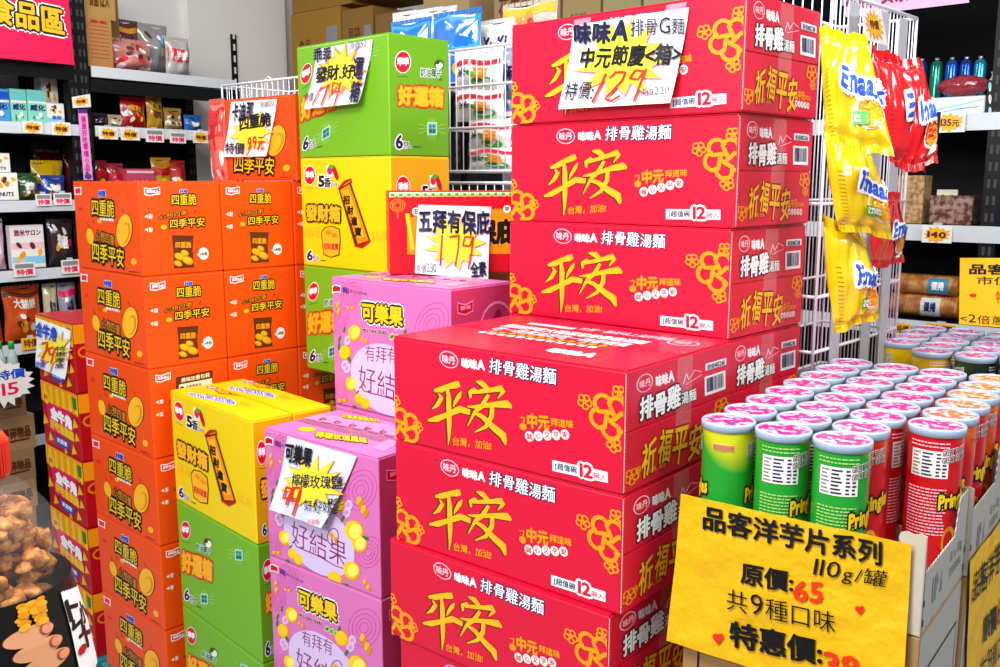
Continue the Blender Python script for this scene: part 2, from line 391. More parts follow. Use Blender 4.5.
def logo_guai(a, x, y, rx, ry, lay=1):
    a.ell(x,y,rx,ry,'ivory',lay); a.ell(x,y,rx*.9,ry*.92,'red',lay+1); a.text('乖乖',x-rx*.68,y-ry*.38,x+rx*.68,y+ry*.3,'white',lay+2,.05); a.line([(x-rx*.7,y+ry*1.25,2),(x+rx*.7,y+ry*1.3,2)],1,'dgreen',lay)
def circuits(a, x, y, s, t1, t2):
    for dx, dy in ((-1,-.6),(-1,0),(-1,.6),(1,-.6),(1,0),(1,.6)):
        a.line([(x,y+dy*s*.8,2),(x+dx*s*1.3,y+dy*s*.8,2),(x+dx*s*1.7,y+dy*s*1.3,2),(x+dx*s*2.3,y+dy*s*1.3,2)],1,'sage',1)
    for dx in (-.4,0,.4): a.line([(x+dx*s,y-s*1.9,2),(x+dx*s,y+s*1.9,2)],1,'sage',1)
    a.rect(x-s*.85,y-s*1.15,x+s*.85,y+s*1.15,'palegreen',2); a.rect(x-s*.7,y-s,x+s*.7,y+s,'ltblue',3); a.text(t1,x-s*.6,y-s*.8,x+s*.6,y-s*.05,'dgreen',4,.03); a.text(t2,x-s*.6,y+s*.05,x+s*.6,y+s*.8,'dgreen',4,.03)
HY = [('dred', .13), ('orange', .05)]
def art_green_front():
    a = Art([(58,25), (410,165), (418,628), (83,430)])
    logo_guai(a,98,140,21,37); a.text('奶油椰子',142,186,205,212,'dgreen',1,.03,slope=12,outl=WO)
    a.ell(192,180,18,20,'dgreen',1); a.ell(196,182,13,14,'ivory',2); a.ell(186,172,8,8,'brown',3)
    a.text('好運箱',84,222,210,300,'goldlt',1,.04,slope=28,outl=HY,jit=.1)
    a.text('6',94,372,112,412,'navy',1,.04,outl=WO); a.text('包入',114,388,140,418,'navy',1,.02,slope=6,outl=WO); a.line([(142,430,4),(162,438,4)],1,'dgreen',1)
    circuits(a,328,210,20,'安安','順順'); circuits(a,176,400,18,'順事','順福')
    return a
def art_green_side():
    a = Art([(452,48), (732,95), (732,628), (466,622)])
    logo_guai(a,521,188,38,54); a.text('奶油椰子',602,218,698,258,'dgreen',1,.03,slope=6,outl=WO)
    a.ell(688,202,22,24,'dgreen',1); a.ell(688,206,16,16,'ivory',2); a.ell(680,192,10,9,'brown',3); a.text('口味',684,265,700,280,'dgreen',1,.02)
    a.text('好運箱',502,300,704,388,'goldlt',1,.04,slope=12,outl=HY,jit=.1)
    a.text('6',491,530,520,590,'navy',1,.04,outl=WO); a.text('包入',524,556,560,590,'navy',1,.02,outl=WO); a.rect(570,580,604,585,'dgreen',1)
    circuits(a,654,500,26,'安安','順順')
    return a
def five(a, x, y, s):
    a.text('5',x,y,x+s*.95,y+s*1.9,'black',2,.05,outl=WO); a.text('香',x+s*1.0,y+s*.3,x+s*2.2,y+s*2,'black',2,.03,outl=WO); a.text('口味',x+s*2.3,y+s*1.1,x+s*3.4,y+s*1.8,'dgreen',2,.02,outl=WO)
    a.poly([(x+s*1.3,y-s*2),(x+s*2.6,y-s*2.2),(x+s*2.6,y+s*.1),(x+s*1.4,y+s*.1)],'ivory',1); a.ell(x+s*2,y-s*1.1,s*.5,s*.8,'hot',2); a.ell(x+s*3,y-s*.7,s*.4,s*1.5,'dred',1,-.3); a.ell(x+s*2.3,y-s*1.8,s*.5,s*.4,'green',3)
def art_yellow_front():
    a = Art([(80,76), (443,62), (447,528), (96,504)])
    logo_guai(a,121,142,24,40); five(a,158,145,22)
    for x, y in ((108,350),(372,358)): a.text('168',x,y,x+55,y+42,'chip',1,.0)
    a.text('發財箱',108,262,243,325,'goldlt',1,.05,slope=4,outl=[('black',.13),('brown',.03)],jit=.06)
    a.poly([(166,372),(180,350),(212,344),(242,356),(246,400),(240,462),(206,472),(176,462)],'brown',1); a.poly([(170,374),(183,354),(212,348),(238,360),(242,400),(236,458),(206,468),(179,458)],'chip',2)
    a.ell(208,378,30,22,'goldlt',3); a.ell(198,372,12,9,'orange',4); a.ell(222,382,12,9,'orange',4); a.text('招財進寶',178,414,236,440,'red',3,.03)
    a.text('6',112,446,132,485,'navy',1,.04,outl=WO); a.text('包入',134,462,160,486,'navy',1,.02,outl=WO); a.rect(164,482,186,486,'dgreen',1)
    # scroll
    a.poly([(236,196),(284,166),(290,180),(364,402),(312,424),(300,418)],'brown',1); a.poly([(243,200),(281,176),(356,398),(314,414)],'orange',2); a.poly([(254,206),(276,192),(342,382),(318,392)],'goldlt',3)
    for i, c in enumerate('招財進寶'): a.text(c,258+15*i,222+42*i,282+15*i,256+42*i,'black',4,.05)
    a.line([(236,196,6),(262,168,12),(286,156,10),(290,172,6)],1,'dred',3); a.line([(300,420,8),(330,424,14),(362,400,8)],1,'dred',3)
    return a
def art_yellow_side():
    a = Art([(443,62), (680,65), (680,500), (447,528)])
    logo_guai(a,493,182,29,46); five(a,570,178,22)
    a.text('發財箱',480,285,640,350,'goldlt',1,.05,outl=[('black',.13),('brown',.03)]); a.text('6',482,452,504,492,'navy',1,.04,outl=WO); a.text('包入',506,466,534,490,'navy',1,.02,outl=WO)
    return a
def art_yellow_top():
    a = Art([(415,120), (705,290), (485,340), (28,188)])
    a.ell(432,156,56,14,'ivory',1,.05); a.ell(432,156,52,12,'red',2,.05); a.text('乖乖',400,149,464,164,'ivory',3,.04)
    a.text('發財箱',440,172,700,200,'goldlt',1,.04,slope=22,outl=[('black',.08)])
    a.text('精心特選的',340,206,465,216,'dgreen',1,.02,slope=26)
    a.text('吮指脆甜香',200,202,485,232,'blue',1,.02,slope=42,outl=WO,shear=20)
    a.ell(544,262,28,10,'chip',1); a.ell(544,260,18,6,'goldlt',2)
    return a
def lemon(a, x, y, r, rot=0, cut=False):
    a.ell(x,y,r*1.25,r,'gold',1,rot); a.ell(x-r*.1,y-r*.1,r*1.1,r*.85,'lemon',2,rot)
    if cut: a.ell(x+r*.2,y,r*.75,r*.72,'lemonin',3,rot)
def leaf(a, x, y, r, rot): a.ell(x,y,r,r*.42,'leaf',1,rot)
def twist(a, x, y, r, rot=0):
    c, s = math.cos(rot), math.sin(rot)
    for k in (-1.2,-.4,.4,1.2): a.ell(x+c*r*k,y+s*r*k,r*.62,r*.42,'chipdk' if k in (-.4,1.2) else 'chip',2,rot+.7)
def art_pink_front():
    a = Art([(0,55), (584,335), (598,905), (8,650)])      # crop [270,540,420,667], bottom extrapolated
    for x, y, r in ((110,170,60),(505,440,75),(45,270,50),(40,600,50),(540,700,60)):
        for q in (1,.75,.5,.28): a.line([(x+r*q*math.cos(t),y+r*q*1.1*math.sin(t)) for t in [k*PI/7 for k in range(14)]],3,'pinkdeep',1,True)
    a.ell(290,610,225,130,'lav',1,.75,40)
    a.poly([(4,96),(20,94),(54,112),(54,146),(38,136),(4,128)],'ivory',1); a.poly([(8,101),(20,99),(50,116),(50,140),(38,131),(8,123)],'dred',2)
    a.text('聯華食品',64,122,98,148,'purple',1,.04,slope=18); a.text('PEA CRACKERS RAIN',104,150,196,163,'purple',1,.0,slope=48)
    a.text('可樂果',172,232,374,312,'lemon',1,.04,slope=94,outl=[('white',.17),('black',.10)])
    a.text('PEA CRACKERS',174,348,298,362,'plum',1,.06,slope=52,outl=[('white',.06)])
    for i, c in enumerate('檸玫瑰'): a.ell(322+24*i,432+12*i,13,15,'sage',1); a.text(c,314+24*i,424+12*i,330+24*i,440+12*i,'dgreen',2,.02)
    for t, x0, y0, x1, y1, sl in (('有拜有',184,420,352,498,66),('好結果',148,500,440,620,150)): a.text(t,x0,y0,x1,y1,'plum',2,-.006,slope=sl,jit=.1,seed=3)
    a.line([(160,600,4),(175,630,5),(215,650,5),(300,690,5),(380,740,4),(430,760,4)],1,'plum',2)
    for x, y, r, c in ((128,352,34,1),(74,425,32,0),(107,580,32,1),(150,660,24,0),(185,690,26,0),(398,480,32,0),(475,605,42,1),(500,660,34,1),(380,800,34,0),(462,770,38,1)): lemon(a,x,y,r,.9,c)
    for x, y, r in ((42,352,16),(38,385,18),(95,462,18),(70,318,14),(385,440,18),(420,545,18),(528,640,18),(140,628,14),(430,830,16),(120,690,14)): leaf(a,x,y,r,1+x*.1)
    for x, y, r, t in ((38,212,20,1.5),(108,232,13,.3),(182,402,14,.6),(515,510,28,1.1),(58,645,16,.2),(372,612,18,.8),(270,770,15,.3),(535,840,18,1)): twist(a,x,y,r,t)
    a.line([(372+28*math.cos(t),612+36*math.sin(t)) for t in [k*PI/8 for k in range(16)]],4,'plum',3,True)
    for x, y in ((82,500),(70,480),(440,520),(88,372),(450,490)): a.ell(x,y,20,22,'lav',1); a.ell(x,y,9,10,'rose',2)
    a.text('內容物 110g x 6包',430,860,540,872,'plum',1,.0,slope=50)
    return a
def art_pink_side():
    a = Art()
    a.poly([(10,9),(22,11),(34,9),(34,17),(22,19),(10,17)],'rose',1); a.poly([(11,10),(22,12),(33,10),(33,16),(22,18),(11,16)],'dred',2); a.text('聯華',14,12,30,15,'rose',3,.03)
    a.line([(72+26*math.cos(t),30+17*math.sin(t)) for t in [k*PI/9 for k in range(18)]],2,'rose',1,True); a.text('6',64,20,80,42,'plum',2,.08)
    for y in (52,64,76): a.ell(32,y,6,4,'blue',1); a.ell(68,y,6,4,'blue',1)
    a.ell(50,86,8,4,'orange',1)
    return a
def art_pink_top():
    a = Art([(530,50), (1500,345), (820,418), (60,180)])   # crop [255,395,405,470]
    a.poly([(270,120),(400,85),(1300,290),(1150,345)],'rose',1)
    a.text('可樂果香脆有料',570,100,900,135,'lemon',2,.04,slope=62,outl=[('black',.09)])
    a.text('檸檬玫瑰風味',410,232,765,268,'lemon',2,.04,slope=70,outl=[('black',.09)]); a.ell(340,212,60,16,'lemon',2,.15); leaf(a,300,204,24,.1)
    for i in range(6): x, y = 395+120*i, 136+33*i; a.text('6',x,y-12,x+60,y+14,'plum',2,.02); a.line([(x-90,y-5,3),(x-20,y+14,3)],1,'plum',2)
    a.poly([(790,360),(930,325),(1010,350),(870,392)],'rose',1)
    return a
def art_wubai():
    a = Art([(45,60), (1050,80), (1050,720), (52,680)])   # crop [380,190,520,290]
    a.poly([(45,60),(1050,72),(1050,112),(45,100)],'cream',1)
    for i in range(22): x = 68+46*i; a.ell(x,84+i*.6,14,14,'green',2,n=6); a.poly([(x+8,100+i*.6),(x+23,76+i*.6),(x+38,100+i*.6)],'peach',2)
    for x in (96,900,): 
        for q in (42,30,18): a.line([(x+q*math.cos(t),160+q*1.1*math.sin(t)) for t in [k*PI/8 for k in range(16)]],4,'gold',1,True)
        a.line([(x,205,5),(x,262,3)],1,'gold',1)
    a.poly([(150,260),(300,215),(700,205),(850,250),(860,560),(150,530)],'orange',1)
    for x, y, c in ((200,210,'五'),(248,196,'路'),(735,208,'平'),(786,236,'安')): a.ell(x,y,23,30,'ivory',2); a.text(c,x-13,y-16,x+13,y+16,'dgreen',3,.05)
    a.text('五拜有保庇',205,290,780,480,'black',3,.06,outl=[('gold',.06)],jit=.1,seed=6)
    a.poly([(138,226),(166,222),(204,520),(174,530)],'lemon',3); a.poly([(158,224),(166,222),(204,520),(196,522)],'chipdk',4); a.ell(186,514,26,20,'orange',4)
    a.poly([(822,262),(856,252),(812,560),(772,560)],'lemon',3); a.poly([(844,256),(856,252),(812,560),(800,560)],'chipdk',4); a.ell(792,564,36,24,'orange',4)
    return a
def art_chipbox():
    # red and gold corn chip carton, front face (percent coordinates)
    a = Art()
    a.rect(0,0,100,28,'gold',1)
    for i in range(12): a.ell(4+8.4*i,27,4.3,6,'lemon' if i % 2 else 'gold',2); a.rect(0.5+8.4*i,4,7.5+8.4*i,27,'lemon' if i % 2 else 'gold',2)
    a.poly([(12,32),(82,30),(86,72),(20,76)],'hot',3); a.text('金牛角',26,36,80,54,'white',4,.08,slope=3,outl=[('dred',.06)]); a.text('好吃香脆脆',22,56,84,70,'lemon',4,.06,slope=4)
    a.ell(14,24,9,11,'lemon',3); a.text('金牛',8,20,20,28,'red',4,.04); a.poly([(86,6),(97,6),(97,24),(88,24)],'leaf',3)
    a.poly([(30,78),(72,80),(64,94),(38,92)],'blue',3); a.text('家庭號',38,81,64,88,'ivory',4,.03)
    for x, y, r in ((8,62,9),(90,46,8),(92,66,7),(20,86,8),(82,88,8),(60,97,5)): a.poly([(x-r*.8,y+r),(x-r*.2,y-r*1.1),(x+r,y+r*.3)],'chip',4); a.ell(x,y+r*.2,r*.4,r*.4,'goldlt',5)
    return a
def art_chipbox_side():
    a = Art(); rng = random.Random(2)
    a.rect(0,0,100,28,'gold',1); a.rect(60,5,90,24,'leaf',2)
    for i in range(9):
        x, y, r = rng.uniform(10,90), rng.uniform(36,92), 9
        a.line([(x+r*math.cos(t),y+r*.8*math.sin(t)) for t in [k*PI/6 for k in range(10)]],3,'chipdk',1)
    return a
# ------------------------------------------------ hand written price posters
def poster(n):
    a = Art(clip=False)
    if n == '129':
        a = Art([(190,140), (828,40), (755,575), (135,610)], False)
        a.burst(480,340,255,225,'yellow',1,13,.62,3,'rose'); 
        a.text('味味A',200,128,502,250,'marker',3,.045,slope=-12,jit=.12,seed=1); a.text('排骨G麵',518,100,812,205,'marker',3,.005,slope=-4,jit=.1,seed=2)
        a.text('中元節慶<箱>',240,262,792,385,'black',3,.03,slope=-20,shear=14,jit=.12,seed=3)
        for P in ([(398,412,14),(330,575,12)], [(415,440,10),(450,405,14),(505,405,14),(490,450,14),(400,555,12),(440,565,12),(485,535,12)], [(620,400,12),(560,395,14),(530,440,14),(575,445,12),(618,385,14),(590,470,14),(560,568,12)]): a.line(P,1,'markred',4)
        a.text('特價:',162,455,325,560,'marker',3,.01,jit=.15,seed=4,shear=16); a.text('原價220',588,495,750,545,'marker',3,.0,jit=.12,seed=5,slope=-14)
    if n == '99a':
        a = Art([(135,215), (370,200), (328,495), (108,498)], False)
        a.burst(250,370,115,110,'yellow',1,11,.6,4,'rose')
        a.text('卡迪那',148,226,258,320,'marker',3,.03,slope=-14,jit=.12,seed=1); a.text('四重脆',192,290,345,365,'black',3,.03,slope=-24,jit=.12,seed=2)
        a.text('特價',122,425,222,485,'marker',3,.02,jit=.12,seed=3); a.text('99元',240,395,322,470,'markred',4,.02,jit=.15,seed=4,slope=-10); a.text('原價120',292,214,360,248,'marker',3,.0,jit=.1,seed=5,slope=-8)
    if n == '119':
        a = Art([(125,135), (380,88), (345,385), (95,412)], False)
        a.burst(250,235,115,125,'gold',1,13,.6,5,'rose'); a.burst(250,235,100,110,'yellow',3,13,.6,5)
        a.text('乖乖',118,132,200,200,'marker',4,.03,slope=-6,jit=.12,seed=1); a.text('發財.好',134,216,312,290,'black',4,.03,slope=-16,jit=.12,seed=2); a.text('運箱',308,175,352,390,'marker',4,.03,vert=True,jit=.1,seed=3)
        for P in ([(170,310,8),(140,395,7)], [(205,300,8),(180,395,7)], [(262,300,8),(225,290,8),(222,335,8),(255,330,8),(262,285,7),(242,400,6)]): a.line(P,1,'markred',5)
        a.text('特價',98,335,135,380,'marker',4,.01,jit=.12,seed=4); a.text('原價150',286,100,360,140,'marker',4,.0,jit=.1,seed=5,slope=-10)
    if n == '179':
        a = Art([(255,98), (742,112), (706,590), (225,545)], False)
        a.burst(495,350,195,180,'yellow',1,13,.62,6,'rose')
        a.text('五拜有保庇',258,128,728,285,'marker',3,.035,slope=14,jit=.1,seed=1)
        for P in ([(410,295,13),(400,400,13),(392,498,12)], [(455,310,12),(520,300,13),(515,380,12),(490,500,11)], [(610,310,12),(560,310,13),(545,365,13),(590,370,12),(618,305,12),(600,420,12),(575,520,10)]): a.line(P,1,'markred',4)
        a.text('全素',590,470,695,570,'marker',3,.03,jit=.12,seed=2); a.text('原價230',232,480,366,548,'marker',3,.0,jit=.12,seed=3)
    if n == '99b':
        a = Art([(490,292), (758,370), (650,636), (452,565)], False)   # crop [160,360,420,530]
        a.burst(605,470,120,95,'yellow',1,13,.6,7,'orange')
        a.text('可樂果',492,315,600,385,'black',3,.04,slope=22,jit=.08,seed=1); a.text('檸檬玫瑰鹽',535,425,712,480,'marker',3,.01,slope=16,jit=.12,seed=2)
        for P in ([(540,485,9),(515,480,9),(505,520,9),(532,520,8),(542,482,9),(520,545,8)], [(575,480,9),(550,480,9),(540,530,9),(568,530,8),(578,482,9),(545,585,8)]): a.line(P,1,'markred',4)
        a.text('好好好',590,520,680,570,'black',3,.0,slope=16,jit=.15,seed=3); a.text('吃多',668,525,715,590,'marker',3,.01,vert=True,jit=.12,seed=4); a.text('可混搭',600,600,645,618,'red',3,.0)
    if n == '29':
        a = Art([(125,272), (248,318), (240,488), (136,440)], False)   # crop [0,240,110,430]
        a.burst(200,385,60,72,'yellow',1,11,.55,8,'rose')
        a.text('金牛角',132,286,206,335,'blue',3,.04,slope=22,jit=.1,seed=1)
        for P in ([(158,362,8),(180,358,8),(178,385,7),(160,420,7),(175,424,7)], [(200,375,7),(186,380,7),(188,400,7),(202,398,7),(206,376,7),(196,432,6)]): a.line(P,1,'markred',4)
        a.text('特惠家庭',208,372,238,450,'marker',3,.01,vert=True); a.text('特價',140,424,172,446,'blue',3,.02)
    return a
def art_promo():
    a = Art([(62,40), (740,190), (716,690), (28,465)], False)      # crop [660,480,1000,667]
    a.text('品客洋芋片系列',132,72,654,140,'black',2,.03,slope=108); a.text('110g/罐',455,224,665,282,'black',2,.0,slope=38,shear=10)
    a.text('原價:',248,236,400,296,'black',2,.03,slope=26); a.text('65',404,288,486,345,'signred',2,.03,slope=8)
    a.text('共9種口味',206,306,524,372,'black',2,-.003,slope=70)
    a.text('特惠價:',218,404,484,478,'black',2,.035,slope=56); a.text('39',492,494,592,560,'signred',2,.03,slope=20)
    for x, y, r in ((594,374,13),(182,455,16)): a.ell(x-r*.45,y-r*.3,r*.6,r*.55,'markred',2); a.ell(x+r*.45,y-r*.3,r*.6,r*.55,'markred',2); a.poly([(x-r*1.0,y-r*.1),(x+r*1.0,y-r*.1),(x,y+r*1.2)],'markred',2)
    return a
def art_promo2():
    a = Art(clip=False)
    a.text('品客洋芋片系列',5,8,96,22,'black',1,.02); a.text('110g/罐',60,26,92,33,'black',1,0); a.text('原價:',25,36,50,48,'black',1,.03); a.text('65',52,36,66,48,'signred',1,.03)
    a.text('共9種口味',22,54,76,66,'black',1,0); a.text('特惠價:',20,74,66,90,'black',1,.03); a.text('39',68,74,86,90,'signred',1,.03)
    return a
def art_can(kind):
    """u 0..100 round the can, v 0..100 down the body; back label centred at u=25, brand centred at u=75 / u=45"""
    a = Art(clip=False); bg = kind
    for u0 in (45, 92):
        a.text('Pringles',u0-11,40,u0+11,53,'lemon',3,.05,slope=-5,outl=[('black',.12)])
        a.text('GREAT TASTE',u0-11,8,u0+3,12,'brown',3,.02,slope=-3,outl=[('white',.07)]); a.text('GREAT SHARE',u0-11,13,u0+4,17,'brown',3,.02,slope=-3,outl=[('white',.07)])
    a.text('MULTI PACK FLAVOUR',60,8,72,12,'red',3,.04,outl=[('ivory',.05)]); a.text('ORIGINAL' if bg == 'red' else 'SOUR CREAM',84,62,97,66,'ivory',3,.03)
    a.rect(16,9,38,28,'ivory',1,nu=8)
    for r in range(7):
        for x0, x1 in ((17,22),(23,29),(31,33.5),(34.5,37)): a.rect(x0,10.5+2.5*r,x0+(x1-x0)*(.7+.3*((r*7+int(x0)) % 3)/2),11.7+2.5*r,'navy' if x0 > 19 else 'grey',2,nu=2)
    ins = 'sage' if bg == 'green' else 'pinkpale'
    rng = random.Random(4)
    for r in range(17):
        y = 31+2.3*r if r > 1 else 3+2.6*r
        x = 15
        while x < 37:
            w = rng.uniform(1.2,3.4); a.rect(x,y,min(x+w,38),y+.9,ins,2,nu=1); x += w+.5
    a.ell(42,74,5,12,'chip',1); a.ell(90,76,6,10,'chip',1)
    return a
# ---------------------------------------------------------------- helpers for placing
def proj(P):
    q = Vector(P) - CAMP; d = q.dot(FWD); return 500 + FOC*q.dot(RGT)/d, 333.5 - FOC*q.dot(UPV)/d
def reach(P, D, px):
    """distance along D from P until the point stands above image column px"""
    lo, hi = 0.0, 6.0; f = lambda s: proj(Vector(P) + Vector(D)*s)[0] - px
    s0 = f(.001) > 0
    for _ in range(50):
        m = (lo+hi)/2
        if (f(m) > 0) == s0: lo = m
        else: hi = m
    return lo
def bil(Q, u, v):
    u /= 100; v /= 100
    return (Q[0]*(1-u) + Q[1]*u)*(1-v) + (Q[3]*(1-u) + Q[2]*u)*v
def qnorm(Q):
    n = (Q[1]-Q[0]).cross(Q[3]-Q[0]).normalized(); c = sum(Q, Vector())/4
    return -n if n.dot(CAMP - c) < 0 else n
def local(o, Q): return [q - Vector(o) for q in Q]
# ---------------------------------------------------------------- cartons
def card(name, hexc): return M(name, hexc, rough=.42, spec=.4, coat=.12, bump=.05, bscale=14)
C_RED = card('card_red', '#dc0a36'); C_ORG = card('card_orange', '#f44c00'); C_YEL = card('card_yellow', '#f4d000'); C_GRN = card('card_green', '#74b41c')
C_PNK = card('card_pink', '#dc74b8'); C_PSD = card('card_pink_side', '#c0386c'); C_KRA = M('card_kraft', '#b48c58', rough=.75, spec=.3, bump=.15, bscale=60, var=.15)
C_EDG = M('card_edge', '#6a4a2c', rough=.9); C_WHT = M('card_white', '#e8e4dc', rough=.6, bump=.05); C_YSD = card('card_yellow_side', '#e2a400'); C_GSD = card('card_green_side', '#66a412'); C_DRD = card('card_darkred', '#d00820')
TAPE = M('clear_tape', '#e8c8c0', rough=.1, alpha=.10, spec=.9, coat=1); TAPEP = M('pink_tape', '#ffb0c8', rough=.2, alpha=.6)
def carton(name, label, group, C, yaw, w, d, h, mat, front=None, side=None, top=None, flaps=None, smat=None, tape=True, cat='carton'):
    """C: top near corner (rel. x, y, world z top). Returns root. Local x right along the left-hand face, y into depth."""
    X, Y = Xd(yaw), Rd(yaw); c = Vector((C[0], C[1], 0)) - X*(w/2) + Y*(d/2)
    root = thing(name, label, cat, (c.x, c.y, C[2]-h), -math.radians(yaw), group)
    W, D = w/2, d/2; b = MB(); hh = h - .0025
    b.box(-W,-D,0.0005,W,D,hh,mat,bev=.003)
    if front: b.art(front, face((-W,-D,hh),(w,0,0),(0,0,-hh),(0,-1,0)))
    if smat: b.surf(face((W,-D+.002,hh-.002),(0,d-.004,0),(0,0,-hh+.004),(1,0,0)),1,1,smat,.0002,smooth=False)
    if side and not flaps: b.art(side, face((W,-D,hh),(0,d,0),(0,0,-hh),(1,0,0)))
    b.build('carton_body', root)
    if flaps:
        m = MB(); e = Art(clip=False)
        for q in range(34): e.rect(0,q*3,100,q*3+1.3,'brown',1)
        m.box(W+.0002,-D+.0002,.004,W+.0012,-D+.0018,hh-.003,M('card_pale_edge','#f0b8b8',rough=.8)); m.art(e, face((W+.0012,-D+.0003,hh-.003),(0,.0014,0),(0,0,-hh+.008),(1,0,0))); m.build('cut_edge', root)
        for k, A in enumerate(flaps):
            m = MB(); z1, z0 = (hh-.001, hh*.52) if k == 0 else (hh*.505, .003)
            m.box(W+.0004,-D+.002,z0,W+.0024,D-.002,z1,mat,bev=.0006)
            m.art(A, face((W+.0024,-D,hh),(0,d,0),(0,0,-hh),(1,0,0)))
            m.build('side_flap', root)
        if tape:
            m = MB(); m.box(W+.0026,-.02,hh*.35,W+.003,.025,hh-.002,TAPE); m.build('tape', root)
    S = face((-W,D,h-.0004),(w,0,0),(0,-d,0),(0,0,1))
    for k in (0, 1):
        m = MB(); y0, y1 = (-D+.001,-.0008) if k == 0 else (.0008,D-.001)
        m.box(-W+.001,y0,hh,W-.001,y1,h-.0004,mat)
        if top and k == 0: m.art(top, S)
        o = m.build('top_flap', root)
    if tape and not flaps:
        m = MB(); m.box(-W+.004,-.022,h-.0004,W-.004,.022,h-.0001,TAPE); m.build('tape', root)
    return root
def stack(name, labels, group, C, yaw, w, d, h, mat, offs=(), **k):
    X, Y = Xd(yaw), Rd(yaw); root = None; out = []
    rng = random.Random(len(labels)*7 + int(h*1000))
    for i, lb in enumerate(labels):
        o = offs[i] if i < len(offs) else (0, 0, 0)
        if root is None:
            root = carton(name, lb, group, C, yaw, w, d, h, mat, **k); base = root.location.copy(); r = root
            root.location = base + X*o[0] + Y*o[1]; root.rotation_euler.z = -math.radians(yaw + o[2])
        else:
            r = dup(root, base + Vector((0,0,-h*i)) + X*o[0] + Y*o[1], -math.radians(yaw + o[2]), lb)
        out.append(r)
    return out
Z = lambda z: H + z
# ---- red noodle cartons
RF, RT = art_red_front(), art_red_top(); FL = [art_red_flap(1), art_red_flap(0)]
red_near = stack('noodle_carton', ['red noodle carton on top of the low front stack, its lid in view',
  'red noodle carton second from the top of the low front stack',
  'red noodle carton sticking out to the left, third from the top of the front stack',
  'red noodle carton fourth from the top of the front stack, at photo bottom',
  'red noodle carton fifth from the top of the front stack, below the frame'],
  'red noodle cartons', (.168, 1.227, Z(-.2496)), 39.7, .446, .313, .175, C_RED, [(0,0,0),(0,0,0),(-.012,-.006,.5),(.004,.0,0),(0,.0,0)], front=RF, top=RT, flaps=FL)
red_back = stack('noodle_carton', ['red noodle carton topmost of the tall stack, with the 129 poster on it',
  'red noodle carton second from the top of the tall stack, under the postered one',
  'red noodle carton third from the top of the tall stack',
  'red noodle carton fourth from the top of the tall stack, only its barcode end visible',
  'red noodle carton fifth from the top of the tall stack, low behind crisp cans'],
  'red noodle cartons', (.3675, 1.472, Z(.2822)), 43.1, .475, .2535, .178, C_RED, [(.006,-.006,0),(0,0,0),(-.004,0,.4),(-.004,0,0),(0,0,0)], front=RF, flaps=FL)
for k in (5, 6): dup(red_back[0], red_back[4].location + Vector((0,0,-.178*(k-4))), red_back[4].rotation_euler.z, 'red instant noodle carton hidden low in the tall stack, %s from its top' % ('sixth','seventh')[k-5])
for i in (5,): dup(red_near[0], red_near[4].location + Vector((0,0,-.175)), red_near[4].rotation_euler.z, 'red instant noodle carton hidden lowest in the front stack')
# ---- snack cartons, green and yellow
GF, GS, YF, YS, YT = art_green_front(), art_green_side(), art_yellow_front(), art_yellow_side(), art_yellow_top()
KB = (-.245, 2.126, Z(.322)); kk = dict(yaw=43.6, w=.348, d=.181, h=.2657)
def lower(C, n, h, dx=0): return (C[0], C[1], C[2] - n*h)
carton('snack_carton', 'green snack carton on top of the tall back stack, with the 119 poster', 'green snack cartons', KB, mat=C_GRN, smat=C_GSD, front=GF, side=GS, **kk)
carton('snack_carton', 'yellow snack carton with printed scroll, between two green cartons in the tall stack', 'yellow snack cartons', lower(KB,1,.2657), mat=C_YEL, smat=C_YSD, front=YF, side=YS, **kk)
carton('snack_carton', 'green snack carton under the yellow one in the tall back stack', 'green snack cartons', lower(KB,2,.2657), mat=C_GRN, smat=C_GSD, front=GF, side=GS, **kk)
zk = Z(-.475)
cn = at_z(252, 421, zk); kyaw = 47.0
kw = reach(cn, -Xd(kyaw), 170); kd = reach(cn, Rd(kyaw), 292)
print('near snack carton w %.3f d %.3f' % (kw, kd), cn)
kn = dict(yaw=kyaw, w=kw, d=kd, h=.262)
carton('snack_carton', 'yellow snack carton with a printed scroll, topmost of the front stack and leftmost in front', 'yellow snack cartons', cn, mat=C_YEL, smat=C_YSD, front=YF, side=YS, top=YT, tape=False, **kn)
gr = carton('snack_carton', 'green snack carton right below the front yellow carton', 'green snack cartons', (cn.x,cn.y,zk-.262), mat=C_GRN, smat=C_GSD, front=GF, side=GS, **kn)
dup(gr, gr.location - Vector((0,0,.262)), gr.rotation_euler.z, 'green snack carton at the photo bottom, second below the front yellow carton')
dup(gr, gr.location - Vector((0,0,.524)), gr.rotation_euler.z, 'green snack carton below the frame, third one below the front yellow carton').scale.z = .53
nb = cn + Rd(kyaw)*(kd+.004)
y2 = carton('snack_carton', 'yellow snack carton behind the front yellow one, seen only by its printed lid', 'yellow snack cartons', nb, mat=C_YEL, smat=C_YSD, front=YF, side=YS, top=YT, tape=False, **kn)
g2 = dup(gr, y2.location - Vector((0,0,.262)), y2.rotation_euler.z, 'green snack carton hidden under the second yellow lid')
g3 = dup(gr, y2.location - Vector((0,0,.524)), y2.rotation_euler.z, 'green snack carton hidden lower under the second yellow lid'); g4 = dup(gr, y2.location - Vector((0,0,.786)), y2.rotation_euler.z, 'green snack carton hidden lowest under the second yellow lid'); g4.scale.z = .53
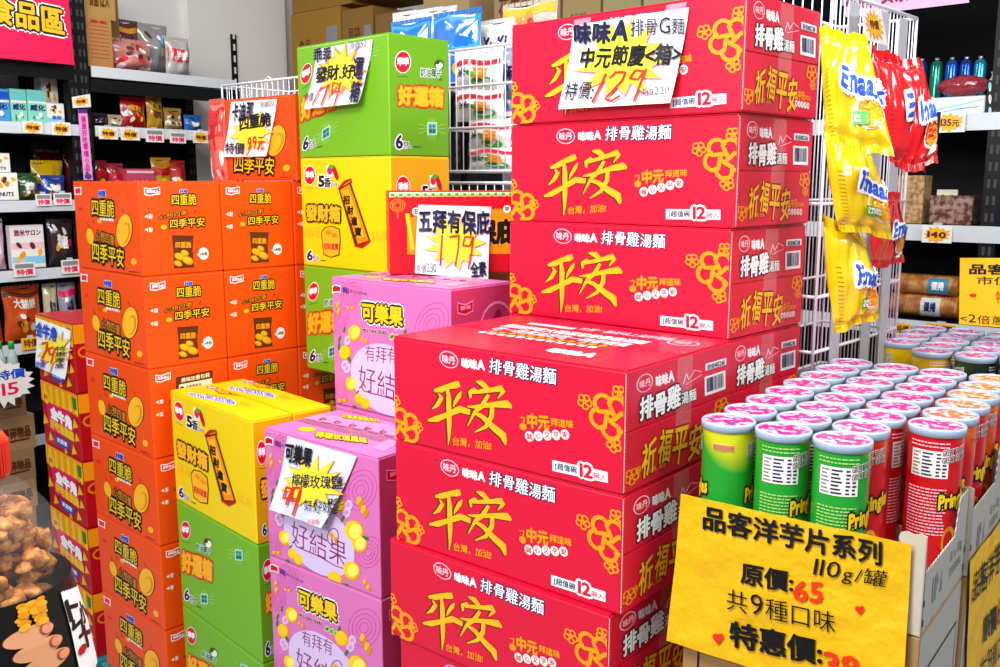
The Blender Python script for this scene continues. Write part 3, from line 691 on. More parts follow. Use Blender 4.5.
# ---- pink cracker cartons
PF, PS, PT = art_pink_front(), art_pink_side(), art_pink_top()
zp = Z(-.4756)
pc = at_z(378, 458, zp)
pk = dict(yaw=39.2, w=.338, d=.188, h=.262)
pw = reach(pc, -Xd(39.2), 264); pk['w'] = pw; print('pink w', pw, pc)
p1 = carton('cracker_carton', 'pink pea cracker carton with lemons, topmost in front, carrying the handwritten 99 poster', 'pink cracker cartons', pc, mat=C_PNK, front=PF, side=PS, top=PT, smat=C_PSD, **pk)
dup(p1, p1.location - Vector((0,0,.262)), p1.rotation_euler.z, 'pink pea cracker carton under the one with the 99 poster, at photo bottom')
dup(p1, p1.location - Vector((0,0,.524)), p1.rotation_euler.z, 'pink pea cracker carton below the frame, third under the 99 poster')
d4 = dup(p1, p1.location - Vector((0,0,.662)), p1.rotation_euler.z, 'pink pea cracker carton lowest of the front pink stack'); d4.scale.z = .5; d4.location.z = .009
C2 = (-.093, 1.742, Z(-.199)); pb = dict(yaw=41.2, w=.35, d=.182, h=.276)
pb1 = carton('cracker_carton', 'pink pea cracker carton behind the red carton lid, its black and yellow title visible', 'pink cracker cartons', C2, mat=C_PNK, front=PF, side=PS, top=PT, smat=C_PSD, **pb)
for k in (1, 2, 3): dup(pb1, pb1.location - Vector((0,0,.276*k)), pb1.rotation_euler.z, 'pink pea cracker carton hidden %s under the upright pink one' % ('directly','lower','lowest')[k-1])
# ---- orange cartons
OL, OR, OB = art_orange_left(), art_orange_right(), art_orange_right(True)
OC = (-.804, 2.103, Z(0)); ok = dict(yaw=43.4, w=.346, d=.201, h=.2135, mat=C_ORG, front=OL)
names = ['top', 'second from the top', 'third from top', 'fourth from the top', 'fifth from the top', 'sixth from top, at photo bottom']
Yo = Rd(43.4)
for c in range(3):
    base = Vector(OC) + Yo*(.203*c); first = None
    for l in range(6):
        lb = 'orange snack carton, %s, %s column of the orange wall' % (names[l], ('left front', 'middle', 'narrow right-hand')[c])
        if l == 2 and c == 0: carton('snack_carton', lb + ', brown label', 'orange snack cartons', base - Vector((0,0,.2135*2)), side=OB, tape=True, **ok); continue
        if first is None: first = carton('snack_carton', lb, 'orange snack cartons', base, side=OR, **ok)
        else: dup(first, first.location - Vector((0,0,.2135*l)), first.rotation_euler.z, lb)
ot = dict(ok); ot['yaw'] = 39.0
carton('snack_carton', 'orange snack carton alone on top of the orange wall, half covered by a poster', 'orange snack cartons', (-.512, 2.395, Z(.2145)), side=OR, **ot)
# ---- red offering carton behind the pink one
WU = art_wubai()
carton('offering_carton', 'red and gold offering snack carton with lantern and scroll print, behind the poster priced 179', None, (.125, 2.052, Z(-.020)), -10, .365, .11, .178, C_DRD, front=WU, cat='carton')
carton('storage_carton', 'plain brown carton hidden beneath the red and gold offering carton', None, (.15, 2.25, Z(-.199)), -4, .20, .14, 1.2, C_KRA)
# ---- red and gold corn chip cartons
CB, CS = art_chipbox(), art_chipbox_side()
qc = at_z(72, 324, Z(-.372)); qw = reach(qc, -Xd(46), 35); print('chip w', qw, qc)
CHP = card('card_chip', '#b80818')
ch = stack('corn_chip_carton', ['red and gold corn chip carton on top of its stack, with a handwritten white poster', 'red and gold corn chip carton second from the top, left of the orange wall',
   'red and gold corn chip carton third from the top, left of the orange wall', 'red and gold corn chip carton fourth from the top, left of the orange wall', 'red and gold corn chip carton lowest of its stack, above the teal pallet'],
   'red and gold corn chip cartons', qc, 46, qw, .20, .189, CHP, front=CB, side=CS)
# ---- pallets under the stacks
TEAL = M('teal_plastic', '#1c8a94', rough=.45)
def pallet(label, c, yaw, w, d, h):
    r = thing('plastic_pallet', label, 'pallet', (c[0], c[1], 0), -math.radians(yaw), 'teal pallets')
    m = MB()
    for i in range(7): m.box(-w/2+i*w/6.5, -d/2, h-.02, -w/2+i*w/6.5+w*.11, d/2, h, TEAL, bev=.003)
    m.build('deck', r)
    for x in (-w/2+.03, 0, w/2-.03):
        m = MB(); m.box(x-.03, -d/2, 0, x+.03, d/2, h-.0205, TEAL, bev=.003); m.build('runner', r)
def under(roots_c, yaw, w, d, z, label): pallet(label, roots_c, yaw, w, d, z)
c0 = Vector(OC) - Xd(43.4)*.173 + Yo*.30
pallet('teal plastic pallet under the orange carton wall', (c0.x, c0.y), 43.4, .38, .62, Z(0)-.2135*6)
cc = Vector(qc) - Xd(46)*(qw/2) + Rd(46)*.10
pallet('teal plastic pallet under the red and gold corn chip cartons', (cc.x-.0, cc.y), 46, qw+.02, .22, qc.z-.189*5)
# ---------------------------------------------------------------- papers and posters
PAPER = M('poster_paper', '#f6f6f8', rough=.7, spec=.3); YPAP = M('yellow_paper', '#f2ba00', rough=.45, spec=.5, bump=1, bscale=10, bdist=.02)
def poster_sheet(name, label, pts, P, N, A, mat, curl=.012, off=.004, bulge=.004, tapes=(), cat='price sign', group=None, yaw0=None):
    Q = [on_plane(x, y, Vector(P) + Vector(N)*off, N) for x, y in pts]
    o = (Q[2] + Q[3])/2; root = thing(name, label, cat, o, 0, group); L = local(o, Q); n = Vector(N).normalized()
    hm = homog4([(0,0),(100,0),(100,100),(0,100)], pts); P2 = Vector(P) + Vector(N)*off
    S = lambda u, v, f: on_plane(*hm(u, v), P2, N) - o + n*(f + bulge*math.sin(PI*u/100)*math.sin(PI*v/100+.2) + curl*(v/100)**2 + .0007*math.sin(u*.21+v*.1))
    b = MB(); b.surf(S, 20, 14, mat, 0, flip=False); b.surf(S, 20, 14, mat, -.0006, flip=True)
    if A: b.art(A, S, .0006, 3)
    b.build('sheet', root)
    for u, v in tapes:
        m = MB(); T = lambda a, c, f: S(u + (a-50)*.16, v + (c-50)*.12, f + .0012) if v > 0 else S(u + (a-50)*.16, (c-60)*.1, f + .0012)
        m.surf(T, 4, 3, TAPEP); m.build('tape', root)
    return root
def frontP(r, w, d):  # point and normal of the front face of a carton root
    a = -r.rotation_euler.z; Y = Vector((math.sin(a), math.cos(a), 0)); return Vector(r.location) - Y*(d/2), -Y
def px(pts, x0, y0, s): return [(x0 + x*s, y0 + y*s) for x, y in pts]
P, N = frontP(red_back[0], .475, .2535)
poster_sheet('price_poster', 'white handwritten 129 poster taped on the topmost red noodle carton', px([(190,140),(828,40),(755,575),(135,610)],540,0,.18), P, N, poster('129'), PAPER, .018, tapes=[(8,0),(90,0)])
P, N = (Vector((KB[0], KB[1], 0)), -Rd(43.6))
poster_sheet('price_poster', 'white handwritten 119 poster on the top green snack carton', px([(125,135),(380,88),(345,385),(95,412)],290,20,.2174), P, N, poster('119'), PAPER, .02)
P, N = Vector((-.512, 2.395, 0)), -Rd(39)
poster_sheet('price_poster', 'white handwritten poster with red 99 on the lone orange carton at the top left', px([(135,215),(370,200),(328,495),(108,498)],205,60,.1948), P, N, poster('99a'), PAPER, .01)
P, N = Vector((.125, 2.052, 0)), -Rd(-10)
poster_sheet('price_poster', 'white handwritten 179 poster leaning on the red and gold offering carton', px([(255,98),(742,112),(706,590),(225,545)],380,190,.15), P, N, poster('179'), PAPER, .03)
P, N = Vector(pc), -Rd(39.2)
poster_sheet('price_poster', 'dotted white handwritten 99 poster on the front pink cracker carton', px([(490,292),(758,370),(650,636),(452,565)],160,360,.26), P, N, poster('99b'), M('dot_paper', '#dfe2f0', rough=.7), .02, bulge=.012)
P, N = Vector(qc), -Rd(46)
poster_sheet('price_poster', 'white handwritten poster on the top red and gold corn chip carton', px([(125,272),(248,318),(240,488),(136,440)],0,240,.285), P, N, poster('29'), PAPER, .01)
# ---------------------------------------------------------------- crisp cans
G0 = Vector((.3163, 1.2577, 0)); TY = 37.75; PJ = .0756; AX, AY = Xd(TY), Rd(TY); CH = .215; CZ = Z(-.3247) - CH; CR = .0349
LIDP = pattern_mat('lid_pink', '#ecd4e6', '#cc2088', 85, 'noise', rough=.25, thr=(.41, .50), coat=.4)
LIDO = pattern_mat('lid_peach', '#ecd8dc', '#e86848', 85, 'noise', rough=.25, thr=(.42, .51), coat=.4)
RIM = M('lid_rim', '#a8bcd4', rough=.25, spec=.6, coat=.5)
def canbody(n, ca, cb):
    """printed can: lower colour, upper yellow swirl"""
    m = pattern_mat(n, ca, cb, 1, rough=.28, coat=.3)
    nt = m.node_tree
    for x in list(nt.nodes):
        if x.type in ('TEX_NOISE', 'TEX_VORONOI', 'MIX'): nt.nodes.remove(x)
    rp = [x for x in nt.nodes if x.type == 'VALTORGB'][0]; tc = [x for x in nt.nodes if x.type == 'TEX_COORD'][0]
    sx = nt.nodes.new('ShaderNodeSeparateXYZ'); nt.links.new(tc.outputs['Object'], sx.inputs[0])
    ad = nt.nodes.new('ShaderNodeMath'); ad.operation = 'MULTIPLY_ADD'; ad.inputs[1].default_value = .5
    mu = nt.nodes.new('ShaderNodeMath'); mu.operation = 'MULTIPLY'; mu.inputs[1].default_value = 1/CH
    nt.links.new(sx.outputs['Z'], mu.inputs[0]); 
    mx = nt.nodes.new('ShaderNodeMath'); mx.operation = 'MULTIPLY'; mx.inputs[1].default_value = -9
    nt.links.new(sx.outputs['Y'], mx.inputs[0]); nt.links.new(mx.outputs[0], ad.inputs[0]); nt.links.new(mu.outputs[0], ad.inputs[2])
    e = rp.color_ramp.elements; e[0].position = .84; e[1].position = .98
    nt.links.new(ad.outputs[0], rp.inputs['Fac']); return m
CAN = {'green': canbody('can_green', '#1ea02c', '#d8d818'), 'red': canbody('can_red', '#d00c18', '#e86020'), 'yellow': canbody('can_yellow', '#c8a400', '#f4d410'), 'dark': canbody('can_dark', '#14201c', '#2a4a18'), 'gold': canbody('can_gold', '#d84810', '#e8a020')}
CANP = {}
def can(kind, lid, label, p, rz, group):
    k = (kind, lid.name)
    if k in CANP: return dup(CANP[k], p, rz, label)
    r = thing('crisp_can', label, 'can', p, rz, group); b = MB(); R_ = CR
    b.lathe([(R_-.002,0),(R_+.0003,.003),(R_,.006),(R_,CH-.012),(R_+.0002,CH-.009)], CAN[kind], 48)
    A = art_can('green' if kind == 'green' else 'red')
    def S(u, v, f): a = 2*PI*u/100; q = R_ + .0002 + f; return Vector((q*math.cos(a), q*math.sin(a), CH-.012 - v/100*(CH-.02)))
    b.art(A, S); b.build('can_body', r)
    l = MB(); l.lathe([(R_+.0003,CH-.0115),(R_+.002,CH-.011),(R_+.0022,CH-.002),(R_+.0012,CH),(R_-.0015,CH),(R_-.002,CH-.0015)], RIM, 48, cap=False)
    l.lathe([(R_-.002,CH-.0015),(R_*.6,CH-.0012),(.0005,CH-.0012)], lid, 48, cap=False); l.build('lid', r)
    CANP[k] = r; return r
ordn = ['first', 'second', 'third', 'fourth', 'fifth', 'sixth', 'seventh', 'eighth']
rr = random.Random(11)
for j in range(8):
    for i in range(4):
        if i == 3 and j < 2: continue
        kind = 'green' if (i < 3 and j < 3 and not (i == 2 and j > 0)) or (i == 0 and j < 6) else 'red'
        if (i, j) == (3, 5): kind = 'gold'
        lid = LIDO if (i == 3 and j > 2) else LIDP
        p = G0 + AX*.078*i + AY*PJ*j ; p.z = CZ
        rz = {(0,0): math.radians(9.4), (1,0): math.radians(152), (2,0): math.radians(148), (3,2): math.radians(136), (3,3): math.radians(83), (2,1): math.radians(130), (3,4): math.radians(140), (3,5): math.radians(136)}.get((i, j), rr.uniform(0, 6.28))
        can(kind, lid, '%s crisp can, %s lid, %s from the left in %s row behind the yellow poster' % ({'gold':'orange'}.get(kind, kind), 'peach' if lid is LIDO else 'pink', ordn[i], ordn[j]), p, rz, 'crisp cans in the front trays')
D0 = at_z(932, 350, Z(-.3247)); D0.z = CZ
for j in range(5):
    for i in range(-1, 3):
        if (i, j) == (-1, 0): continue
        kind = 'yellow' if i < 1 else ('dark' if j < 2 else 'yellow')
        p = D0 + AX*.078*i + AY*PJ*j
        can(kind, LIDP, '%s crisp can, pink lid, %s from the left in %s row of the rear tray' % ({'dark':'black'}.get(kind, kind), ordn[i+1], ordn[j]), p, rr.uniform(0, 6.28), 'crisp cans in the rear tray')
# ---- display trays (cut-open cartons)
TRAY = M('tray_board', '#cfc4b0', rough=.8, bump=.1, bscale=50, var=.08); TRAYO = M('tray_outer', '#b0aca4', rough=.7, bump=.06, bscale=30, var=.06)
def jag_wall(m, O, D, prof, t, mat, nrm):
    """vertical wall from profile [(s, z)], torn edge"""
    rng = random.Random(3); pts = []
    for (s0, z0), (s1, z1) in zip(prof, prof[1:]):
        L = math.hypot(s1-s0, z1-z0); n = max(1, int(L/.006))
        for k in range(n):
            f = k/n; j = .0018 if k % 2 else -.0008
            dx, dz = (s1-s0)/L, (z1-z0)/L; pts.append((s0+(s1-s0)*f - dz*j, z0+(z1-z0)*f + dx*j))
    pts.append(prof[-1]); base = 0
    V = []; F = []
    for s, z in pts:
        for q in (0, t):
            P = O + D*s + nrm*q; V += [(P.x, P.y, base), (P.x, P.y, max(.001, z))]
    for k in range(len(pts)-1):
        a = 4*k; F += [(a, a+4, a+5, a+1), (a+2, a+3, a+7, a+6), (a+1, a+5, a+7, a+3)]
    F += [(0, 1, 3, 2), (4*(len(pts)-1), 4*(len(pts)-1)+2, 4*(len(pts)-1)+3, 4*(len(pts)-1)+1)]
    m.add(V, F, mat)
def tray(label, o, w, d, zb, zt, lows=(0,0), ext=0):
    r = thing('display_tray', label, 'tray', (o.x, o.y, zb), -math.radians(TY), 'cut open carton trays'); h = zt - zb
    b = MB(); b.box(0,0,0,w,d,.004,TRAY); b.build('tray_base', r)
    m = MB(); jag_wall(m, Vector((0,0,0)), Vector((1,0,0)), [(0,h*.45),(w-.035,h*.40),(w-.03,h),(w,h)], .0015, TRAY, Vector((0,-1,0))); m.build('front_wall', r)
    m = MB(); jag_wall(m, Vector((w-.0015,-.0015,0)), Vector((0,1,0)), [(0,h),(.006,h*lows[0]),(d*.7,h*lows[0]),(d*.78,h+ext),(d-.001,h+ext)], .0015, TRAYO, Vector((1,0,0)))
    A = Art(clip=False); rng = random.Random(9)
    A.text('UP',20,55,32,80,'grey',1,.05); A.line([(38,80,1.2),(40,55,1.2),(42,80,1.2)],1,'grey',1); A.text('12 x 110g',60,50,90,64,'grey',1,.02); A.text('ORIGINAL',60,68,90,78,'grey',1,.02)
    for x in (1,97): 
        for y in (20,40): A.rect(x,y+45,x+2.5,y+52,'black',1)
    m.art(A, face((w,0,h),(0,d,0),(0,0,-h),(1,0,0))); m.build('side_wall', r)
    m = MB(); jag_wall(m, Vector((0,-.0015,0)), Vector((0,1,0)), [(0,h*.45),(d,h*.5)], .0015, TRAYO, Vector((1,0,0))); m.build('side_wall', r)
    m = MB(); 0 and jag_wall(m, Vector((0,d-.0023,0)), Vector((1,0,0)), [(0,h*.5),(w,h*.5)], .0015, TRAY, Vector((0,1,0)))
    return r
FLc = G0 - AX*.0395 - AY*.0378; tw, td = .078*3 + .079, PJ*3 - .0025
zb, zt = CZ - .0045, Z(-.4175)
tray('cut open cardboard tray holding the front crisp cans, with the big yellow poster', FLc, tw, td, zb, zt, (.62, 0), .0)
FL2 = FLc + AY*(PJ*3); tray('cut open cardboard tray right behind the front one, its side wall torn high', FL2, tw+.006, td, zb, zt, (.75, 0), .02)
FL3 = FLc + AY*(PJ*6); tray('cut open cardboard tray third from the front', FL3, tw, td-.0, zb, zt, (.7, 0))
FD = D0 - AX*.1175 - AY*.0378; tray('cut open cardboard tray holding the yellow crisp cans at the rear', FD, tw, PJ*5, zb, zt, (.7, 0))
KR2 = C_KRA
def below(label, o, w, d, grp):
    zz = zb
    for k in range(2):
        h = (zb-.0)/2
        A = Art(clip=False); A.line([(8,14,1),(92,14,1),(92,86,1),(8,86,1)],1,'black',1,True); A.text('110g x 12',30,40,70,56,'black',1,.02)
        c = o + AX*w + Vector((0,0,0))
        carton('storage_carton', label % ('upper', 'lower')[k], grp, (c.x, c.y, zz), TY, w, d, h-.0005, C_KRA, front=A, side=A, smat=TRAYO); zz -= h
below('brown %s carton supporting the front crisp tray', FLc, tw, td, 'brown cartons under the crisp trays')
below('brown %s carton supporting the second crisp tray', FL2, tw+.006, td, 'brown cartons under the crisp trays')
below('brown %s carton supporting the third crisp tray', FL3, tw, td, 'brown cartons under the crisp trays')
below('brown %s carton supporting the rear crisp tray', FD, tw, PJ*5, 'brown cartons under the crisp trays')
poster_sheet('price_poster', 'large crumpled yellow poster for crisps priced 39, hanging on the front tray', px([(62,40),(740,190),(716,690),(28,465)],660,480,.34), FLc - AY*.006, -AY, art_promo(), YPAP, .01, off=.003, bulge=.007)
poster_sheet('price_poster', 'yellow crisp poster on the side of the second tray, cut by the right edge', [(970,561),(1024,491),(1016,700),(963,765)], FL2 + AX*(tw+.0065), AX, art_promo2(), YPAP, .004, off=.003, bulge=.003)
# ---------------------------------------------------------------- the room
WALL = M('wall_paint', '#e6e4e0', rough=.85, bump=.05, bscale=60); FLOORM = M('floor_tile', '#8c949c', rough=.35, bump=.04, bscale=8, var=.12)
BLK = M('shelf_black', '#08080a', rough=.5, spec=.3); PANEL = M('shelf_back', '#1c1c1f', rough=.7, spec=.2); RAIL = M('price_rail', '#d4dade', rough=.4)
WIRE = M('white_wire', '#f2f0f6', rough=.3, coat=.3)
def struct(o, name=None): o['kind'] = 'structure'; return o
E1 = Rd(38); N1 = -Xd(38).copy(); N1 = Vector((math.cos(math.radians(38)), -math.sin(math.radians(38)), 0))   # left shelving: direction and outward normal
A0 = Vector((-1.615, 3.80, 0))
E2 = Xd(41); N2 = -Rd(41); B0 = Vector((1.36, 2.90, 0))              # right shelving
DEP = .40
# room shell
b = MB(); b.obox((-6,-4,-.05),(12,0,0),(0,12,0),(0,0,.05),FLOORM); struct(b.build('floor'))
W1 = A0 - N1*(DEP+.06); W2 = B0 - N2*(DEP+.50)
# corner of the two walls
dd = W2 - W1; det = E1.x*(-E2.y) - E1.y*(-E2.x); tt = (dd.x*(-E2.y) - dd.y*(-E2.x))/det; CORN = W1 + E1*tt
b = MB(); b.obox(CORN - E1*7, E1*7, -N1*.1, (0,0,3.1), WALL); struct(b.build('wall_left'))
b = MB(); b.obox(CORN, E2*7, -N2*.1, (0,0,3.1), WALL); struct(b.build('wall_back'))
AW = A0 - N1*(DEP+.02)
# a plastered pillar beside the left shelving, its near edge stands above column 190 of the view
s = reach(AW + Vector((0,0,Z(.6))), E1, 190); s2 = reach(AW + Vector((0,0,Z(.6))), E1, 287)
b = MB(); b.obox(AW + E1*s, E1*(s2-s), -N1*.3, (0,0,3.1), WALL); struct(b.build('pillar'))
b = MB(); p0 = AW + E1*reach(AW + Vector((0,0,Z(.6))), E1, 231) + N1*.0085; b.obox(p0 + Vector((0,0,.2)), E1*.032, -N1*.008, (0,0,Z(.72)-.2), BLK)
for k in range(34): b.obox(p0 + E1*.010 + N1*.0006 + Vector((0,0,.25+k*.056)), E1*.012, -N1*.001, (0,0,.032), WALL)
tag(b.build('wall_upright'), 'black slotted shelf upright fixed on the bare wall above the wire basket', 'upright')
def post(root, p, E, Nn, h, w=.045):
    m = MB(); m.obox(p, E*w, -Nn*.04, (0,0,h), BLK)
    for k in range(int(h/.05)):
        m.obox(p + E*w*.22 + Nn*.0008 + Vector((0,0,.03+k*.05)), E*w*.18, -Nn*.001, (0,0,.026), RAIL if False else M('slot_grey','#3a3a36',rough=.6))
        m.obox(p + E*w*.60 + Nn*.0008 + Vector((0,0,.03+k*.05)), E*w*.18, -Nn*.001, (0,0,.026), M('slot_grey'))
    return m.build('post', root)
def bay(label, A, E, Nn, s0, s1, zs, h, posts, rail_h=.042, back=True, boards=None):
    r = thing('shelving_unit', label, 'shelf', (0,0,0), 0)
    for s in posts: post(r, A + E*s, E, Nn, h)
    for s in posts: post(r, A + E*s - Nn*(DEP-.04), E, Nn, h)
    if back: m = MB(); m.obox(A + E*s0 - Nn*DEP, E*(s1-s0), -Nn*.01, (0,0,max(zs)+.05), PANEL); m.build('back_panel', r)
    for z in zs:
        m = MB(); m.obox(A + E*s0 + Vector((0,0,z-.045)), E*(s1-s0), -Nn*DEP, (0,0,.043), BLK); o = m.build('shelf_board', r)
        m = MB(); m.obox(A + E*(s0+.005) + Nn*.006 + Vector((0,0,z-rail_h)), E*(s1-s0-.01), -Nn*.005, (0,0,rail_h), RAIL); m.build('price_rail', o)
    return r
zl = [Z(.447), Z(.217), Z(-.073), Z(-.333), Z(-.613), Z(-.98)]
sR = reach(A0 + Vector((0,0,Z(.3))), E1, 90); sE = reach(A0 + Vector((0,0,Z(.3))), E1, 223); sL = -1.6
# left of column 90 the photo shows a second bay, slightly lower lips
def at_left(px_, z=.2): return 0
k90 = 0.0
LB1 = bay('black shelving bay behind the orange cartons, under the bare white wall', A0, E1, N1, .0, sE+.08, [zl[0], zl[1]-.0, zl[2], zl[3]], Z(.40), [sE+.05])
neg = -.62
fz = MB(); fz.obox(A0 + N1*.002 + Vector((0,0,zl[0]-.10)), E1*(sE+.07), -N1*.01, (0,0,.05), BLK); fz.build('fascia', LB1)
r80 = reach(A0 + Vector((0,0,Z(.3))), -E1, 79.5); r69 = reach(A0 + Vector((0,0,Z(.3))), -E1, 70)
fz = MB(); fz.obox(A0 - E1*2.0 + N1*.003 + Vector((0,0,Z(.435))), E1*(2.0-r80-.02), -N1*(DEP+.02), (0,0,.10), BLK); fz.obox(A0 - E1*2.0 + N1*.003 + Vector((0,0,Z(.385))), E1*(2.0-r80-.02), -N1*.012, (0,0,.05), BLK); FZC = fz
LB2 = bay('black shelving bay at the left edge, with sweets on five white-lipped shelves', A0, E1, N1, -2.2, -r80-.005, [zl[1]-.0, zl[2], zl[3], zl[4], zl[5]], Z(1.2), [-r69-.002, -.048]); FZC.build('canopy', LB2)
def L(px0, py0, px1, py1, back=.02):
    """rectangle of the view on the left shelf front (pushed back): returns foot point, width, height"""
    P = A0 - N1*back; a = on_plane(px0, py1, P, N1); c = on_plane(px1, py1, P, N1); t = on_plane(px0, py0, P, N1)
    return a, (c-a).dot(E1), t.z - a.z
def Rr(px0, py0, px1, py1, back=.02):
    P = B0 - N2*back; a = on_plane(px0, py1, P, N2); c = on_plane(px1, py1, P, N2); t = on_plane(px0, py0, P, N2)
    return a, (c-a).dot(E2), t.z - a.z
def snap(z, zs): return min(zs, key=lambda q: abs(q-z))
SM = dict(rough=.35, spec=.5)
def art_item(cols, words, seed=0, pic=None):
    a = Art(clip=False); rng = random.Random(seed)
    for i, (c, y0, y1) in enumerate(cols): a.rect(2,y0,98,y1,c,1,nu=6,nv=2)
    for (t, x0, y0, x1, y1, c) in words: a.text(t,x0,y0,x1,y1,c,3,.04)
    if pic:
        for k in range(pic[1]): a.ell(rng.uniform(pic[2],pic[4]),rng.uniform(pic[3],pic[5]),rng.uniform(5,11),rng.uniform(4,9),pic[0][k % len(pic[0])],2,rng.uniform(0,3),n=10)
    return a
def box_item(name, label, cat, rect, E, Nn, mat, A=None, dep=.05, zs=None, group=None, lean=0, top=None):
    a, w, h = rect; z = snap(a.z, zs) if zs else a.z; h = h + (a.z - z) if zs else h
    r = thing(name, label, cat, (a.x, a.y, z + .0005), math.atan2(E.y, E.x), group)
    m = MB(); m.box(0,0,0,w,dep,h,mat,bev=.002)
    if A: m.art(A, lambda u, v, f: Vector((w*u/100, -f, h - h*v/100)))
    m.build('box', r); 
    m = MB(); m.box(.001,.001,h+.0002,w-.001,dep-.001,h+.0012,top or mat); m.build('lid', r); return r
def pouch_item(name, label, cat, rect, E, Nn, mat, A=None, t=.05, zs=None, group=None, crimp=None, seed=0, tilt=.0):
    a, w, h = rect; z = snap(a.z, zs) if zs else a.z; h = h + (a.z - z) if zs else h
    r = thing(name, label, cat, (a.x, a.y, z + .0005), math.atan2(E.y, E.x), group); rng = random.Random(seed+3)
    ph = [rng.uniform(0,6) for _ in range(6)]
    def prof(u, v): 
        q = max(0, math.sin(PI*u))**.55 * max(0, math.sin(PI*min(1,max(0,(v-.06)/.9))))**.5
        return q*(1 + .12*math.sin(9*u+ph[0]+4*v) + .1*math.sin(13*v+ph[1]) + .06*math.sin(21*u+ph[2]+8*v))
    def S(sgn):
        def f(u, v, o):
            u /= 100; v /= 100; pinch = 1 - .06*math.sin(PI*v)
            x = w*(.5 + (u-.5)*pinch + .012*math.sin(8*v+ph[3])); zz = h*(1-v) + .006*math.sin(7*u+ph[4])*(1-v)
            return Vector((x, t*.55 - sgn*(t/2*prof(u,v) + o) + tilt*(zz), max(0, zz)))
        return f
    m = MB(); m.surf(S(1),14,16,mat); m.surf(S(-1),14,16,mat,flip=True)
    if A: m.art(A, S(1), .0012)
    m.build('pouch', r)
    m = MB(); c = crimp or mat
    for k in range(9): m.obox((w*k/9+w*.01, t*.55-.0015, h-.001), (w/11,0,0), (0,.003,0), (0,0,.012), c)
    m.build('crimped_seal', r); return r
YTAG = ['ivory', 'goldlt']
def tag_card(label, rect, E, Nn, grp, words='特價', kind=0):
    a, w, h = rect
    r = thing('shelf_tag', label, 'price tag', (a.x + Nn.x*.016, a.y + Nn.y*.016, a.z), math.atan2(E.y, E.x), grp)
    m = MB(); m.box(0,0,0,w,.001,h,M('tag_card','#f0ece4',rough=.5)); A = Art(clip=False)
    if kind == 0: A.burst(50,52,46,44,'goldlt',1,12,.72,4,'orange'); A.text(words,20,34,80,68,'brown',3,.04,slope=4)
    elif kind == 1: A.rect(8,10,92,40,'grey',1); A.text(words,14,48,88,88,'hot',2,.03)
    else: A.rect(0,0,100,100,'goldlt',1); A.text(words,12,16,88,80,'brown',2,.03)
    m.art(A, lambda u, v, f: Vector((w*u/100, -f, h - h*v/100))); m.build('card', r)
    m = MB(); m.box(w*.35,.001,h*.5,w*.65,.006,h+.008,M('tag_clip','#dfe6ee',rough=.15,alpha=.6)); m.build('clip', r); return r
# --- left bay goods
def bx(label, px0, py0, px1, py1, hexc, A=None, dep=.06, name='biscuit_box', cat='box', group=None, back=.03, zs=zl):
    return box_item(name, label, cat, L(px0,py0,px1,py1,back), E1, N1, M('p_'+hexc[1:], hexc, **SM), A, dep, zs, group)
def pu(label, px0, py0, px1, py1, hexc, A=None, t=.05, name='snack_bag', cat='snack bag', group=None, back=.05, seed=0, clear=False):
    m = M('film_'+hexc[1:] + ('c' if clear else ''), hexc, rough=.18, spec=.7, coat=.6, bump=.5, bscale=30)
    return pouch_item(name, label, cat, L(px0,py0,px1,py1,back), E1, N1, m, A, t, zl, group, seed=seed)
wafer = lambda c, w: art_item([(c,8,30),('ivory',34,40)], [(w,12,44,88,62,'navy')], 1, (['leaf','ivory'],4,20,70,80,90))
bx('light blue wafer box at the left edge of the upper shelf', -14,88,11,121, '#3fa0e0', wafer('blue','威化'), group='wafer boxes on the upper left shelf')
bx('mint green wafer box next to the light blue one on the upper shelf', 12,89,28,121, '#86dcc4', wafer('teal','威化'), group='wafer boxes on the upper left shelf')
bx('second mint green wafer box, right of the first, on the upper shelf', 29,90,48,121, '#86dcc4', wafer('teal','威化'), group='wafer boxes on the upper left shelf')
ck = art_item([('ivory',4,96),('ltblue',70,94)], [('酥餅',30,60,80,78,'blue')], 4, (['brown','chip'],7,20,15,80,45))
bx('white cookie box on the upper shelf, upright behind the right mint box', 44,78,60,121, '#d8e4ea', ck, back=.12); bx('white cookie box in front, at the right end of the upper left shelf', 47.5,103,65,122, '#dce8ee', ck)
nb = art_item([('ivory',3,97)], [('NUTS',30,70,80,84,'navy')], 7, (['chipdk','chip','brown'],12,20,20,85,60))
bx('white nut biscuit box standing at the left edge of the middle shelf', -8,173,19,196, '#ece8e2', nb)
o = bx('white nut biscuit box lying on top of the other at the left edge', -14,153,11,172.5, '#e8e4de', nb, zs=None); o.location.z = L(-14,153,11,172.5,.03)[0].z
for i, (x0, y0, x1, y1, c, lb) in enumerate([(20,176,42,196,'#2c5a30','dark green sweet bag on the middle left shelf'),(45,178,69,196,'#1c3c9c','blue foil sweet bag on the middle left shelf, beneath a yellow one'),
    (-10,222,9,264,'#d8b8d0','pale pink sachet pack at the left edge of the lower shelf'),(52,222,78,262,'#3a2a30','dark assorted sachet pack beside the orange cartons on the lower shelf'),
    (-22,291,6,338,'#c0400c','orange snack bag cut by the left edge, above the green-capped bottles')]):
    pu(lb, x0,y0,x1,y1,c, art_item([], [('糖',30,30,70,60,'ivory')], i, (['gold','ivory','hot'],5,20,15,80,85)), seed=i)
pu('yellow foil sweet bag bulging above the blue one on the middle left shelf', 36,163,68,196,'#e0b010', art_item([('blue',55,75)], [('糖果',25,56,75,72,'ivory')]), back=.13, seed=8)
sal = art_item([('ivory',3,97),('pinkpale',40,55),('ltblue',72,90)], [('雅米サロン',12,10,90,24,'plum')], 3, (['gold','brown','chip'],6,20,45,85,85))
